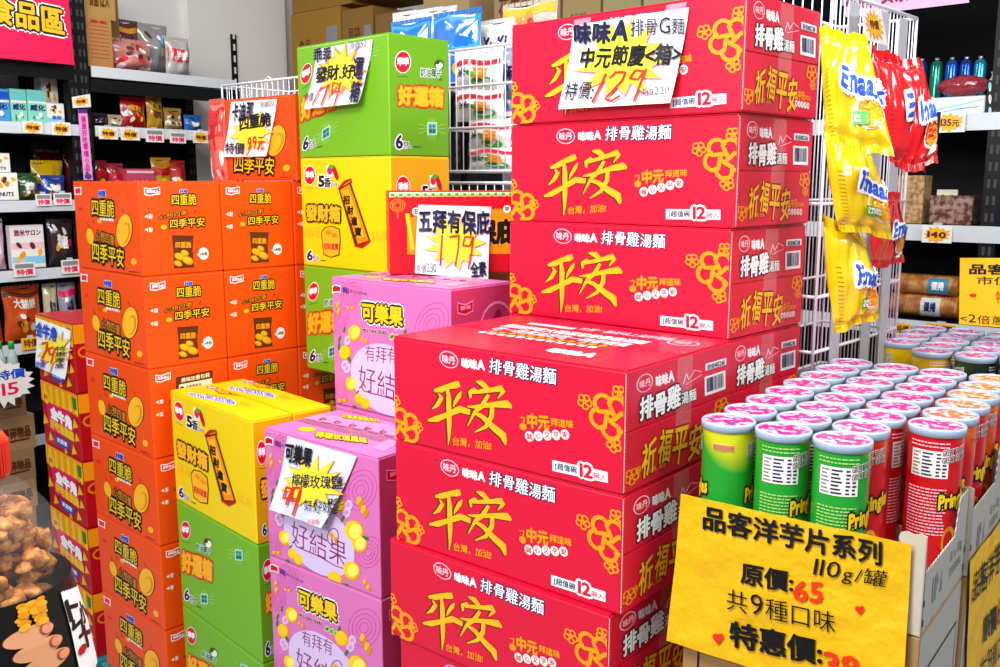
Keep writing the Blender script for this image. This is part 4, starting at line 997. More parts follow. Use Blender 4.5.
bx('white and pink sachet packet printed in Japanese on the lower left shelf', 12,226,46,263,'#ece0e8', sal, dep=.03, name='sachet_packet', cat='packet')
pu('big orange snack bag with brown lettering, right above the burst sign', 9,290,47,338,'#d8500c', art_item([('brown',8,16)], [('大鍋餅',22,20,80,38,'ivory')], 4, (['ivory','chip','brown'],6,30,50,75,80)), t=.06, seed=5)
pu('pale yellow cracker packet left of the orange cartons', 49,287,63,338,'#d8d0a0', art_item([], [('鍋巴',30,30,70,70,'navy')]), seed=12); pu('silver cracker packet touching the orange carton wall', 64,286,82,338,'#a8a0b0', art_item([('hot',10,22)], [('米果',30,30,70,60,'navy')]), seed=13)
# dark red bags far back on the middle shelf
pu('dark red snack bag lying at the back of the middle shelf', 40,152,66,196,'#6a0c18', back=.30, seed=15); pu('dark red snack bag behind the pink banner strip', 69,152,90,196,'#7a1020', back=.32, seed=16)
# --- right bay goods
pu('dark pouch at the left end of the shelf right of the black posts', 95,115,111,131,'#2a2228', seed=20); pu('clear bag of pale sweets beside the red pouch', 112,117,127,133,'#c8b8a0', art_item([],[],3,(['ivory','dred','green'],7,15,15,85,85)), seed=21)
pu('red stand-up snack pouch on the shelf below the plastic bags', 125,98,150,134,'#b41c24', art_item([('dred',4,20)],[('蜜餞',25,24,75,42,'goldlt')],3,(['chip','ivory'],5,25,50,75,85)), seed=22)
pu('yellow round-topped snack pouch right of the red pouch', 151,98,167,135,'#c89418', art_item([],[('乾果',25,40,75,62,'brown')],3,(['brown','lemon'],4,25,15,75,35)), seed=23)
pu('yellow and brown packet tray on the shelf right of the pouches', 168,110,186,136,'#b08c3c', art_item([('ivory',55,75)],[('堅果',25,57,75,73,'brown')],3,(['navy','dred','ivory'],4,25,15,75,50)), seed=24)
pu('small blue sweet packet at the right end of that shelf', 188,117,206,138,'#2a6cc0', art_item([],[('糖',30,30,70,65,'ivory')]), seed=25)
for i, (x0,y0,x1,y1,c,lb) in enumerate([(97,163,112,197,'#8a1c30','dark pink bag just above the orange carton wall, leftmost'),(112,166,128,197,'#b43048','pink striped bag just above the orange carton wall'),
   (156,160,176,197,'#c8901c','yellow and red bag just above the orange carton wall, near the hanging bag'),(174,163,190,197,'#b02c20','orange red bag behind the hanging bag')]): pu(lb,x0,y0,x1,y1,c, art_item([('dred',20,40)],[('餅',30,45,70,70,'lemon')]), seed=30+i)
bx('pink sweet tray pack just above the orange carton wall', 128,169,156,197,'#c84860', art_item([('pinkpale',6,14)],[('軟糖',20,40,80,75,'pinkpale')]), name='sweet_tray', cat='packet')
# top shelf of the right bay
kl = art_item([], [('品名',20,4,80,10,'dred')]); 
for i in range(9): kl.line([(12,16+8*i,1.2),(88,16+8*i,1.2)],1,'dred',1)
bx('brown carton with red ruled lettering on the top left shelf', 88,17,114,67,'#b4824a', kl, dep=.22, name='storage_carton', cat='carton')
o = bx('brown carton lying across the ruled one on the top left shelf', 85,-14,116,17,'#b08a48', art_item([], [('食品 12入',15,20,80,60,'brown')]), dep=.22, name='storage_carton', cat='carton', zs=None)
bx('tall brown carton behind, between ruled carton and plastic bags', 112,-20,122,70,'#8a6438', dep=.2, name='storage_carton', cat='carton', back=.16)
pu('clear bag of red and pink sweets in front on the top left shelf', 114,38,160,73,'#c88078', art_item([],[],3,(['red','pinkpale','ivory','dred','brown'],26,8,15,92,92)), t=.10, seed=40)
pu('dark red and yellow snack bag behind the sweets on the top left shelf', 121,20,146,73,'#5a1418', art_item([('gold',10,20)],[]), t=.08, back=.22, seed=41)
pu('grey clear plastic bag of snacks in the middle of the top left shelf', 147,24,176,75,'#8c8c90', art_item([],[],5,(['ivory','ltblue','brown'],9,15,20,85,60)), t=.10, back=.16, seed=42)
pu('white snack bag with red print at the right end of the top left shelf', 172,38,196,77,'#b8b0ae', art_item([('red',25,60)],[('辣餅',28,30,72,55,'ivory')]), t=.08, seed=43)
# tags on rails
for i, (x0,y0,x1,y1,k,lb) in enumerate([(21,121,41,133,0,'yellow burst price tag below the mint wafer boxes'),(50,122,69,135,0,'yellow burst price tag below the front cookie box'),(97,127,116,139,0,'yellow burst tag under the dark pouch'),(119,128,138,140,0,'yellow burst tag under the clear sweets'),
   (144,129,162,142,1,'white and red price tag under the red pouch'),(168,132,184,143,1,'white price tag under the brown packet tray'),(191,131,207,143,0,'yellow burst tag under the small blue packet'),
   (34,194,50,206,1,'pink printed price tag below the green sweet bag'),(52,193,70,205,1,'pink printed price tag below the blue foil bag'),(12,263,34,277,1,'pink printed price tag below the Japanese sachet packet'),(60,260,78,274,1,'pink printed price tag beside the top left orange carton'),
   (20,338,39,350,2,'plain yellow price tag below the big orange bag')]):
    tag_card(lb, L(x0,y0,x1,y1,-.002), E1, N1, 'price tags on the left shelves', kind=k)
# banner strip and its tag on the posts
def flat(name, label, cat, quad, back, A, mat, E=E1, Nn=N1, O=A0, part='sheet', th=.002, clip=False):
    Q = [on_plane(x, y, O - Nn*back, Nn) for x, y in quad]; o = (Q[2]+Q[3])/2; r = thing(name, label, cat, o, 0); hm = homog4([(0,0),(100,0),(100,100),(0,100)], quad); P2 = O - Nn*back
    S = lambda u, v, f: on_plane(*hm(u, v), P2, Nn) - o + Nn*f
    m = MB(); m.surf(S,1,1,mat,0,smooth=False); m.surf(S,1,1,mat,-th,flip=True,smooth=False)
    for (u0,v0),(u1,v1) in (((0,0),(100,0)),((100,0),(100,100)),((100,100),(0,100)),((0,100),(0,0))): m.add([S(u0,v0,0),S(u1,v1,0),S(u1,v1,-th),S(u0,v0,-th)],[(0,1,2,3)],mat)
    if A: m.art(A, S)
    m.build(part, r); return r, S
a = Art(clip=False); a.text('健康好吃零嘴小品',25,10,75,88,'magenta',1,.03,vert=True); a.rect(0,0,100,6,'purple',1); a.ell(50,95,40,4,'purple',1); a.ell(40,90,20,2,'leaf',2)
flat('banner_strip', 'narrow pink vertical banner strip hanging on the black shelf posts', 'banner', [(78,109),(87,109),(93,180),(84,180)], -.02, a, M('banner_pink','#f0a0dc',rough=.5))
a = Art(clip=False); a.burst(50,50,42,40,'goldlt',1,12,.7,3,'orange'); a.text('特價',26,36,74,64,'brown',3,.04)
flat('shelf_tag', 'white tag with yellow burst on top of the pink banner strip', 'price tag', [(72,97),(90,94),(91,107),(73,108)], -.03, a, M('tag_card','#f0ece4'))
a = Art([(0,0),(300,0),(300,260),(0,260)], False)
a.text('食品區',52,22,276,128,'goldlt',3,.03,slope=22,outl=[('white',.13),('black',.08)])
flat('shop_sign', 'hot pink sign with large yellow characters at the top left corner', 'sign', [(-30,-14),(68.5,0),(74.5,65),(-30,55)], -.06, a, M('sign_pink','#e8104c',rough=.4), th=.01)
# --- bottles, burst tag and cartons low at the left edge
PET = M('pet_bottle','#c4dcd8',rough=.1,alpha=.55,coat=.5); GCAP = M('green_cap','#18a83c',rough=.35)
for i, (x, lb) in enumerate([(3,'clear drink bottle with green cap at the left edge, behind the burst sign'),(15,'clear drink bottle with green cap, right one of the two behind the burst sign')]):
    p, w_, h_ = L(x-6,342,x+6,392,-.42); c = p + E1*(w_/2); r = thing('drink_bottle', lb, 'bottle', (c.x, c.y, p.z), 0, 'drink bottles')
    m = MB(); R_ = w_*.46; m.lathe([(R_*.8,0),(R_,.01),(R_,h_*.55),(R_*.9,h_*.7),(R_*.4,h_*.86),(R_*.36,h_*.9)], PET, 20); m.build('bottle_body', r)
    m = MB(); m.lathe([(R_*.52,h_*.86),(R_*.52,h_),(R_*.45,h_*1.01)], GCAP, 20); m.build('cap', r)
    m = MB(); m.lathe([(R_*1.01,h_*.2),(R_*1.01,h_*.5)], M('bottle_label','#d4e8d8',rough=.5), 20, cap=False); m.build('bottle_label', r)
zc = L(0,392,10,392,-.12)[0].z
pcs = [(-30,393,28,426,'#8c6c44'),(-30,426,38,462,'#a07c50'),(-30,462,38,494,'#94724a'),(-30,494,40,524,'#a8845a')]
for i, (x0,y0,x1,y1,c) in enumerate(pcs):
    A = art_item([], [('易碎物品',50,30,92,62,'brown')]); A.rect(60,66,90,72,'brown',1)
    box_item('storage_carton', 'brown carton at the left edge behind the jar, %s from top of its stack' % ordn[i], 'carton', L(x0,y0,x1,y1,-.40), E1, N1, M('kraft_'+c[1:], c, rough=.8), A, .3, None, 'brown cartons low on the left')
a, w_, h_ = L(-30,524,40,560,-.40)
hh_ = a.z + h_; zz = 0
bb = MB(); o_ = a.copy(); o_.z = 0; bb.obox((0,0,0), (w_,0,0), (0,.3,0), (0,0,hh_-.001), C_KRA); ob = bb.build('storage_carton', loc=(a.x, a.y, 0), rz=math.atan2(E1.y, E1.x)); tag(ob, 'brown carton lowest of the stack at the left edge, standing on the floor', 'carton', 'brown cartons low on the left')
A = Art([(-30,0),(30,0),(30,40),(-30,40)], False); 
P_ = A0 + N1*.56
c_ = on_plane(2, 384, P_, N1); r = thing('burst_sign', 'white spiky burst sign with pink 15, hanging before the green-capped bottles', 'price sign', c_, math.atan2(E1.y, E1.x))
m = MB(); A = Art(clip=False); A.burst(50,50,50,50,'ivory',1,20,.78,5); A.text('大特價',18,22,86,42,'blue',3,.03); A.text('$15',26,50,74,80,'hot',3,.02)
m.art(A, lambda u, v, f: Vector(((u-50)/100*.205, -f, (50-v)/100*.15))); m.build('card', r)
m = MB(); m.tube([(0,.002,.02),(0,.03,.02),(.0,.12,.0)],.0015,WIRE); m.build('holder', r)
# ---------------------------------------------------------------- right shelving
zr = [Z(.20), Z(-.133), Z(-.435), Z(-.80)]
sp = reach(B0 + Vector((0,0,Z(0))), E2, 982); s0 = -reach(B0 + Vector((0,0,Z(0))), -E2, 700)
RBAY = bay('black shelving unit at the right, behind the wire basket and the crisp cans', B0, E2, N2, s0, sp+.9, zr, Z(1.0), [sp+.005], rail_h=.05)
m = MB(); m.obox(B0 + E2*s0 - N2*(DEP-.001) + Vector((0,0,Z(.2))), E2*(sp+.9-s0), -N2*.01, (0,0,.75), M('shelf_back_black','#040406',rough=.7,spec=.1)); m.build('back_board', RBAY)
def rb(fn, name, label, cat, x0, y0, x1, y1, hexc, A=None, d=.06, back=.03, seed=0, group=None, z=None):
    mt = M('film_'+hexc[1:], hexc, rough=.2, spec=.7, coat=.5, bump=.4, bscale=30) if fn is pouch_item else M('p_'+hexc[1:], hexc, **SM)
    kw = dict(seed=seed) if fn is pouch_item else {}
    o = fn(name, label, cat, Rr(x0,y0,x1,y1,back), E2, N2, mt, A, d, z or zr, group, **kw); return o
CANB = [('#1a50b0','blue'),('#2c8a70','green'),('#1c60c8','blue'),('#1848a0','blue'),('#3090b8','light blue')]
for i, (x, (c, nm)) in enumerate(zip((924, 939, 954, 968, 982), CANB)):
    p, w_, h_ = Rr(x-5.8,56,x+5.8,117,.22); p.z = zr[0]; r = thing('drink_can', '%s shiny bottle, %s from the left in the dim row at the top right' % (nm, ordn[i]), 'bottle', (p.x, p.y, zr[0]+.0005), 0, 'shiny bottles in the dim back row')
    m = MB(); m.lathe([(w_*.5,0),(w_*.56,.01),(w_*.56,h_*.86),(w_*.45,h_*.93),(w_*.3,h_*.95)], M('can_'+c[1:], c, rough=.15, metal=.6), 20); m.build('bottle_body', r)
    m = MB(); m.lathe([(w_*.22,h_*.95),(w_*.22,h_)], M('silver_cap','#c0c4cc',rough=.2,metal=.9), 16); m.build('cap', r)
milk = art_item([('ivory',3,97)],[],2); milk.line([(5,85,6),(30,60,8),(60,45,8),(95,20,5)],1,'ltblue',2); milk.line([(20,95,5),(50,70,8),(90,60,5)],1,'cyan',2)
rb(box_item, 'milk_bread_box', 'white box with light blue swirls on the upper right shelf', 'box', 925,99,984,117,'#dce4ea', milk, .16)
r = thing('candy_bag', 'clear roll bag of red and blue sweets lying on the swirl-printed box', 'snack bag', Rr(932,98,984,98,.05)[0] + Vector((0,0,.003)), math.atan2(E2.y, E2.x))
w_, h_ = Rr(932,76,984,98,.05)[1:]; m = MB()
mt = pattern_mat('candy_mix', '#9c2834', '#5c9cc8', 60, 'voronoi', rough=.2, thr=(.3,.5), cc='#c8b49c', coat=.5)
rg = random.Random(4); V = []; n = 16; F = []
for i in range(n+1):
    for k in range(14): an = 2*PI*k/14; q = h_/2*(max(.05, math.sin(PI*min(1, i/n*1.02)))**.4)*(1+.08*math.sin(i*2.1+k)); V.append((w_*i/n, .06 + q*math.cos(an)*1.1, h_/2 + q*math.sin(an)*.98))
for i in range(n):
    for k in range(14): F.append((i*14+k, i*14+(k+1)%14, (i+1)*14+(k+1)%14, (i+1)*14+k))
m.add(V, F, mt, True); m.build('pouch', r)
m = MB(); m.surf(lambda u,v,f: Vector((w_ + .02*u/100, .05+.02*math.sin(v*.1), h_*(1.05-v/100))), 4, 8, M('film_clear','#e8dcd0',rough=.1,alpha=.6)); m.surf(lambda u,v,f: Vector((w_ + .02*u/100, .052+.02*math.sin(v*.1), h_*(1.05-v/100))), 4, 8, M('film_clear','#e8dcd0'), flip=True); m.build('twisted_end', r)
CKM = pattern_mat('cracker_lump','#8c6838','#c8a070',70,'noise',rough=.5,thr=(.4,.6),bump=.5)
def block(name, label, cat, x0, y0, x1, y1, mt, d=.08, back=.03):
    return box_item(name, label, cat, Rr(x0,y0,x1,y1,back), E2, N2, mt, None, d, zr)
block('bagged_crackers', 'tall clear pack of brown crackers right below the red snack bags', 'packet', 893,176,921,228, CKM)
block('cracker_tray', 'clear tray of brown and pink biscuits with a pale label, middle right shelf', 'packet', 928,196,971,229, pattern_mat('bisc','#5c2c28','#a88878',50,'noise',rough=.3,thr=(.42,.6),bump=.4))
rb(box_item,'paper_label','white rounded label card standing behind the biscuit tray','label',934,190,955,229,'#e4dccc',art_item([('cream',10,40)],[('手工餅',20,14,80,36,'brown')]),.004,.12)
def croll(label, x0, y0, x1, y1, dz, band):
    a_, w_, h_ = Rr(x0,y0,x1,y1,.03); r = thing('biscuit_roll', label, 'packet', (a_.x, a_.y, zr[2] + .001 + dz), math.atan2(E2.y, E2.x), 'long biscuit packs'); m = MB()
    mt = pattern_mat('biscuit_brown','#a0602c','#d89850',30,'noise',rough=.35,thr=(.4,.62),coat=.5,bump=.4); n = 40; V = []; F = []; q0 = h_/2
    for i in range(n+1):
        q = q0*(.93 + .07*math.cos(i*PI)); q = q*(.6 if i in (0, n) else 1)
        for k in range(18): an = 2*PI*k/18; V.append((w_*i/n, .05 + q*1.2*math.cos(an), q0 + q*math.sin(an)))
    for i in range(n):
        for k in range(18): F.append((i*18+k, i*18+(k+1)%18, (i+1)*18+(k+1)%18, (i+1)*18+k))
    F += [tuple(range(18))[::-1], tuple(n*18+k for k in range(18))]
    m.add(V, F, mt, True); m.build('biscuits', r)
    S = lambda u, v, f: Vector((w_*(band[0] + (band[1]-band[0])*u/100), .05 - (q0*1.22+.001+f)*math.cos((v-50)/100*1.6), q0 - (q0*1.02+f)*math.sin((v-50)/100*1.6)))
    m = MB(); m.surf(S,6,8,M('p_roll'+str(band[2]),band[2],**SM)); A = Art(clip=False); A.text('蛋捲',20,25,80,70,'white' if band[2]=='#3c88b8' else 'navy',1,.04); m.art(A,S,.0006); m.build('paper_band', r)
croll('upper long pack of brown biscuits with a blue band', 889,276,957,297,.072,(.55,.85,'#3c88b8')); croll('lower long pack of brown biscuits with a white band', 885,297,957,321,0,(.48,.75,'#d8dcd8'))
for (x0,y0,x1,y1,k,lb) in [(936,113,966,133,0,'burst price tag 135 on the upper right rail'),(923,225,953,242,0,'burst price tag 140 on the middle right rail'),(895,322,912,334,2,'small yellow tag left on the lower right rail'),(927,322,957,332,2,'wide yellow price tag above the rear crisp cans')]:
    tag_card(lb, Rr(x0,y0,x1,y1,-.008), E2, N2, 'price tags on the right shelves', '135元' if '135' in lb else '140' if '140' in lb else '特價', k)
# right-hand neighbours beyond the post
rb(box_item,'blue_pack','blue packet at the right edge beyond the black post, middle shelf','packet',992,190,1016,228,'#2a78b8',None,.08,.05)
rb(box_item,'white_pack','white packet at the right edge beyond the black post, upper shelf','packet',1000,90,1020,116,'#d8dce0',None,.08,.05)
# clip icons on the post
a = Art(clip=False)
for y, c in ((14,'teal'),(42,'pinkpale'),(70,'ltblue')): a.ell(50,y,26,9,c,1); a.ell(50,y+8,14,4,'white',1)
flat('sticker_strip', 'column of small pale stickers on the black post at the right edge', 'sticker', [(987,80),(993,80),(993,124),(987,124)], -.003, a, BLK, E2, N2, B0, th=.001)
# hanging pink banner at the top right
a = Art(clip=False); a.text('麥素',30,34,52,82,'plum',1,.03); a.text('/百千',66,30,92,76,'plum',1,.03); a.text('味素',2,38,22,88,'plum',1,.03)
flat('hanging_banner', 'pink banner with dark characters hanging at the top right above the basket', 'banner', [(836,-34),(966,-50),(969,2.5),(846,17)], -.10, a, M('banner_pale','#f4b8dc',rough=.5), E2, N2, B0)
# yellow card in the rear tray
cq = D0 + AY*.05; 
a = Art(clip=False); a.text('品客洋芋片',14,9,140,24,'black',1,.03,slope=1); a.text('市價$49',24,27,116,40,'black',1,.01); a.text('特價',50,48,75,66,'markred',1,.02); a.text('<2倍蔥洋芋>',2,84,110,97,'black',1,.0); a.ell(19,56,5,3,'markred',1)
rcard, _ = flat('price_poster', 'yellow printed card standing upright above the rear crisp cans at the right edge', 'price sign', [(960,258),(1036,258),(1036,330),(959,324)], 0, a, M('card_yellow2','#ffc400',rough=.5), AX, -AY, FD + AY*.20)
# ---------------------------------------------------------------- cartons above the back shelving
topz = Z(.62)
bt = thing('shelving_unit', 'tall dark rack behind the goods, carrying brown cartons at the top', 'shelf', (0,0,0), 0)
K0 = B0 + N2*.0
sa = -reach(K0 + Vector((0,0,Z(.5))), -E2, 692); sb = -reach(K0 + Vector((0,0,Z(.5))), -E2, 289)
m = MB(); m.obox(K0 + E2*sb + Vector((0,0,Z(.395)-.03)), E2*(sa-sb), -N2*DEP, (0,0,.03), BLK); m.build('shelf_board', bt)
m = MB(); m.obox(K0 + E2*sb - N2*DEP, E2*(sa-sb), -N2*.01, (0,0,Z(.39)), PANEL); m.build('back_panel', bt)
for s_ in (sb, (sa+sb)/2, sa-.05): post(bt, K0 + E2*s_, E2, N2, Z(.36))
def kc(label, x0, y0, x1, y1, hexc, words, back=.0, dep=.3, zf=None):
    P = K0 - N2*back; a_ = on_plane(x0, y1, P, N2); c_ = on_plane(x1, y1, P, N2); t_ = on_plane((x0+x1)/2, y0, P, N2)
    z = zf if zf is not None else Z(.396); w_ = (c_-a_).dot(E2)
    A = Art(clip=False)
    for (t, u0, v0, u1, v1, c) in words: A.text(t,u0,v0,u1,v1,c,2,.02)
    A.rect(72,20,94,60,'grey',1) if len(words) > 1 else None
    return box_item('storage_carton', label, 'carton', (Vector((a_.x,a_.y,z)), w_-.004, max(.08, t_.z - z)), E2, N2, M('kraft_'+hexc[1:], hexc, rough=.75), A, dep, None, 'brown cartons above the goods')
z0 = Z(.396)
c1 = kc('large brown carton behind the wire basket at the top, leftmost', 292,10,342,60,'#a0741c',[('食品',16,30,40,44,'brown'),('12入',16,50,40,60,'brown')])
h1 = max(.08, on_plane(317,10,K0,N2).z - z0)
kc('brown carton second from the left at the top, showing a pale label', 343,8,374,60,'#8c6624',[('易碎',20,20,60,40,'brown'),('品',20,50,40,60,'brown')])
kc('brown carton third from the left at the top, above the blue biscuit bags', 376,12,412,60,'#84602a',[('餅乾',20,40,60,60,'brown')])
zt1 = z0 + h1 + .002
kc('brown carton topmost at the left, cut by the upper edge of the photo', 292,-30,352,10,'#946c1c',[('小心',60,40,80,70,'brown')], zf=zt1)
kc('brown carton beside the topmost left one, cut by the upper edge', 354,-30,412,8,'#8c6c30',[('輕放',30,40,60,70,'brown')], zf=zt1+.012)
kc('pale brown carton with red stamped characters, top centre', 424,-12,470,60,'#b89868',[('光泉牌',10,38,50,46,'dred')])
kc('brown carton printed with large peanut crisp characters, top centre', 494,-22,560,60,'#a88860',[('花生夾心酥',8,14,92,36,'brown')])
kc('brown carton right of the peanut one, behind the red poster carton', 562,-16,600,60,'#a48c5c',[('餅乾',20,30,70,44,'dgreen')])
kc('pale green brown carton, fourth from the right at the top', 602,-10,640,60,'#9c9464',[('蘇打',20,36,80,50,'dred')])
kc('pale brown carton printed in red at the top, behind the tall noodle stack', 642,-14,696,60,'#a89870',[('夾心餅乾',10,26,80,42,'dred')])
# ---------------------------------------------------------------- wire baskets
def basket(name, label, O, E, w, z0, z1, dep, Nn, sp=.022, rails=(0, 1), hook=True, plates=()):
    """front panel starts at O along E, Nn points to the viewer"""
    r = thing(name, label, 'wire basket', O, 0, None); b_ = -Nn*dep; zv = Vector((0,0,1))
    base = Vector((0,0,z0 - O[2])); h = z1 - z0
    def loop(z): 
        o = base + zv*z; return [o, o + E*w, o + E*w + b_, o + b_]
    for f in rails: m = MB(); m.tube(loop(h*f), .0035, WIRE, cyc=True); m.build('rim', r)
    m = MB(); n = int(w/sp)
    for i in range(1, n): x = E*(w*i/n); m.tube([base + x, base + x + zv*h], .0013, WIRE, 5)
    m.build('front_grid', r)
    m = MB()
    for i in range(1, n): x = E*(w*i/n) + b_; m.tube([base + x, base + x + zv*h], .0013, WIRE, 5)
    m.build('back_grid', r)
    for q in (0, 1):
        m = MB(); k = max(2, int(dep/sp))
        for i in range(0, k+1): x = E*w*q + b_*(i/k); m.tube([base + x, base + x + zv*h], .0013 if 0 < i < k else .003, WIRE, 5)
        m.build('side_grid', r)
    m = MB(); k = max(2, int(dep/.03))
    for i in range(1, n): x = E*(w*i/n); m.tube([base + x, base + x + b_], .0013, WIRE, 5)
    m.build('bottom_grid', r)
    for s_ in plates:
        m = MB(); m.obox(base + E*s_ + Nn*.004 + zv*.01, E*.04, Nn*.0015, zv*(h-.02), M('plate_grey','#b8b8c0',rough=.4)); m.build('support_strip', r)
    if hook:
        m = MB(); c = base + zv*h + E*(w*.3) + b_*.3
        m.tube([c + Vector((0,0,-.03)), c, c + E*.006 + zv*.018, c + E*.02 + zv*.026, c + E*.034 + zv*.018, c + E*.036 + zv*.0], .0022, WIRE, 6); m.build('hook', r)
    return r
# behind the lone orange carton
Pq = Vector((-.80, 3.02, 0)); q0 = on_plane(222,86,Pq,-Rd(41)); q1 = on_plane(300,75,Pq,-Rd(41))
basket('wire_basket', 'empty white wire basket behind the lone orange carton', Vector((q0.x,q0.y,Z(-.2))), Xd(41), (q1-q0).dot(Xd(41)), Z(-.2), q0.z, .26, -Rd(41), .026, (0,.55,1))
# between the green cartons and the tall noodle stack
Pm = Vector((-.02, 2.42, 0)); q0 = on_plane(436,53,Pm,-Rd(41)); q1 = on_plane(560,40,Pm,-Rd(41)); MW = (q1-q0).dot(Xd(41)); ME = Xd(41); MN = -Rd(41)
basket('wire_basket', 'white wire basket full of white snack bags, between green cartons and the tall noodle stack', Vector((q0.x,q0.y,Z(-.12))), ME, MW, Z(.025), q0.z, .26, MN, .024, (0,.36,.7,1))
tray_r = thing('wire_basket', 'lower white wire basket level with the yellow carton, mostly empty', 'wire basket', (q0.x,q0.y,0), 0)
for z_ in (Z(-.075), Z(-.005)): m = MB(); m.tube([Vector((0,0,z_)), ME*MW + Vector((0,0,z_)), ME*MW - MN*.26 + Vector((0,0,z_)), -MN*.26 + Vector((0,0,z_))], .004, WIRE, cyc=True); m.build('rim', tray_r)
m = MB()
for i in range(1, 14): x = ME*(MW*i/14); m.tube([x + Vector((0,0,Z(-.075))), x + Vector((0,0,Z(-.005)))], .0014, WIRE, 5)
m.build('front_grid', tray_r); m = MB(); m.obox(Vector((0,0,Z(-.085))), ME*MW, -MN*.26, (0,0,.006), M('plate_grey','#b8b8c0',rough=.4)); m.build('base_plate', tray_r)
for k_ in (0,1):
    m = MB(); m.obox(ME*(MW-.03)*k_ - MN*.268, ME*.03, -MN*.02, (0,0,q0.z), M('plate_grey','#b8b8c0',rough=.4)); m.build('rear_post', tray_r)
wb = art_item([('ivory',2,98),('red',20,34)], [('米',12,42,34,62,'navy')], 3, (['green','leaf'],2,40,56,70,60)); wb.rect(48,40,76,70,'orange',1,nu=3,nv=3); wb.ell(66,78,22,14,'green',2); wb.ell(60,74,10,6,'dgreen',3)
FW = M('film_white','#e4e6ea',rough=.2,coat=.5,bump=.4,bscale=25)
for i, (x0,y0,x1,y1,bk,lb) in enumerate([(448,55,497,92,.03,'white snack bag with a red band, uppermost in the filled wire basket'),(450,90,498,122,.03,'white snack bag with a red band, second from the top in the filled wire basket'),
   (462,118,505,152,.03,'white snack bag lying in the middle of the filled wire basket'),(462,146,512,171,.03,'white snack bag with orange print at the bottom of the filled wire basket'),(494,52,520,100,.10,'silver blue snack bag at the right of the filled wire basket'),(496,98,524,150,.10,'silver blue snack bag lower right in the filled wire basket')]):
    P_ = Pm - MN*bk; a_ = on_plane(x0,y1,P_,MN); c_ = on_plane(x1,y1,P_,MN); t_ = on_plane(x0,y0,P_,MN)
    pouch_item('snack_bag', lb, 'snack bag', (a_, (c_-a_).dot(ME), t_.z-a_.z), ME, MN, FW if i < 4 else M('film_silver','#8ca0b8',rough=.2,coat=.4,bump=.5,bscale=25), wb if i < 4 else art_item([], [('酥',30,30,70,60,'navy')], i, (['ivory','blue'],6,20,20,80,80)), .05, None, 'snack bags in the filled wire basket', seed=50+i)
# bags standing above that basket
bl = art_item([('cyan',4,96)],[],6); bl.poly([(5,40),(30,10),(70,30),(95,12),(95,40),(60,52),(30,44)],'ivory',2); bl.ell(60,80,12,10,'chip',2)
for i, (x0,y0,x1,y1,bk,hexc,A,lb) in enumerate([(388,16,412,48,.12,'#dfe4ec',art_item([('ivory',3,97)],[('王',30,34,70,74,'navy')]),'white biscuit bag with a dark character, left above the green carton'),
   (411,13,438,46,.17,'#dfe4ec',art_item([('ivory',3,97)],[('王',30,34,70,74,'navy')]),'white biscuit bag with a dark character, second above the green carton'),(436,10,452,46,.12,'#d8dce8',art_item([],[('酥',20,40,80,70,'navy')]),'white biscuit bag half behind the blue one above the green carton'),
   (386,25,427,54,.06,'#1478d0',bl,'blue biscuit bag with white splash, left above the green carton'),(428,17,477,60,.0,'#1478d0',bl,'large blue biscuit bag with white splash above the wire basket'),
   (471,25,509,60,.07,'#e8e6dc',art_item([('ivory',3,97)],[('Yu-Ki',30,24,88,46,'navy')],3,(['chip','chipdk'],5,10,40,45,80)),'white cream sandwich biscuit bag lettered in blue, above the wire basket'),
   (498,8,553,60,.14,'#c8c0b0',art_item([('goldlt',2,14)],[],4,(['orange','ivory','red'],8,20,15,90,40)),'clear and yellow snack bag leaning behind the red poster carton')]):
    P_ = Vector((-.2,3.05,0)) - MN*bk; a_ = on_plane(x0,y1,P_,MN); c_ = on_plane(x1,y1,P_,MN); t_ = on_plane(x0,y0,P_,MN)
    zt_ = t_.z; z_ = Z(.30)
    pouch_item('snack_bag', lb, 'snack bag', (Vector((a_.x,a_.y,z_)), (c_-a_).dot(ME), zt_-z_), ME, MN, M('film_'+hexc[1:],hexc,rough=.2,coat=.4,bump=.3,bscale=20), A, .045, None, None, seed=60+i)
rk = thing('display_rack', 'grey display rack carrying the blue and white biscuit bags above the green carton', 'rack', (0,0,0), 0)
P_ = Vector((-.2,3.05,0)); a_ = on_plane(384,60,P_,MN); c_ = on_plane(556,60,P_,MN); m = MB()
m.obox(Vector((a_.x,a_.y,Z(.296))) + MN*.03, (c_-a_).dot(ME)*ME, -MN*.24, (0,0,.004), M('plate_grey','#b8b8c0')); m.build('shelf_board', rk)
for k_ in (0, 1): m = MB(); m.obox(Vector((a_.x,a_.y,0)) + ME*((c_-a_).dot(ME)-.02)*k_ - MN*.16, ME*.02, -MN*.02, (0,0,Z(.296)), M('plate_grey','#b8b8c0')); m.build('post', rk)
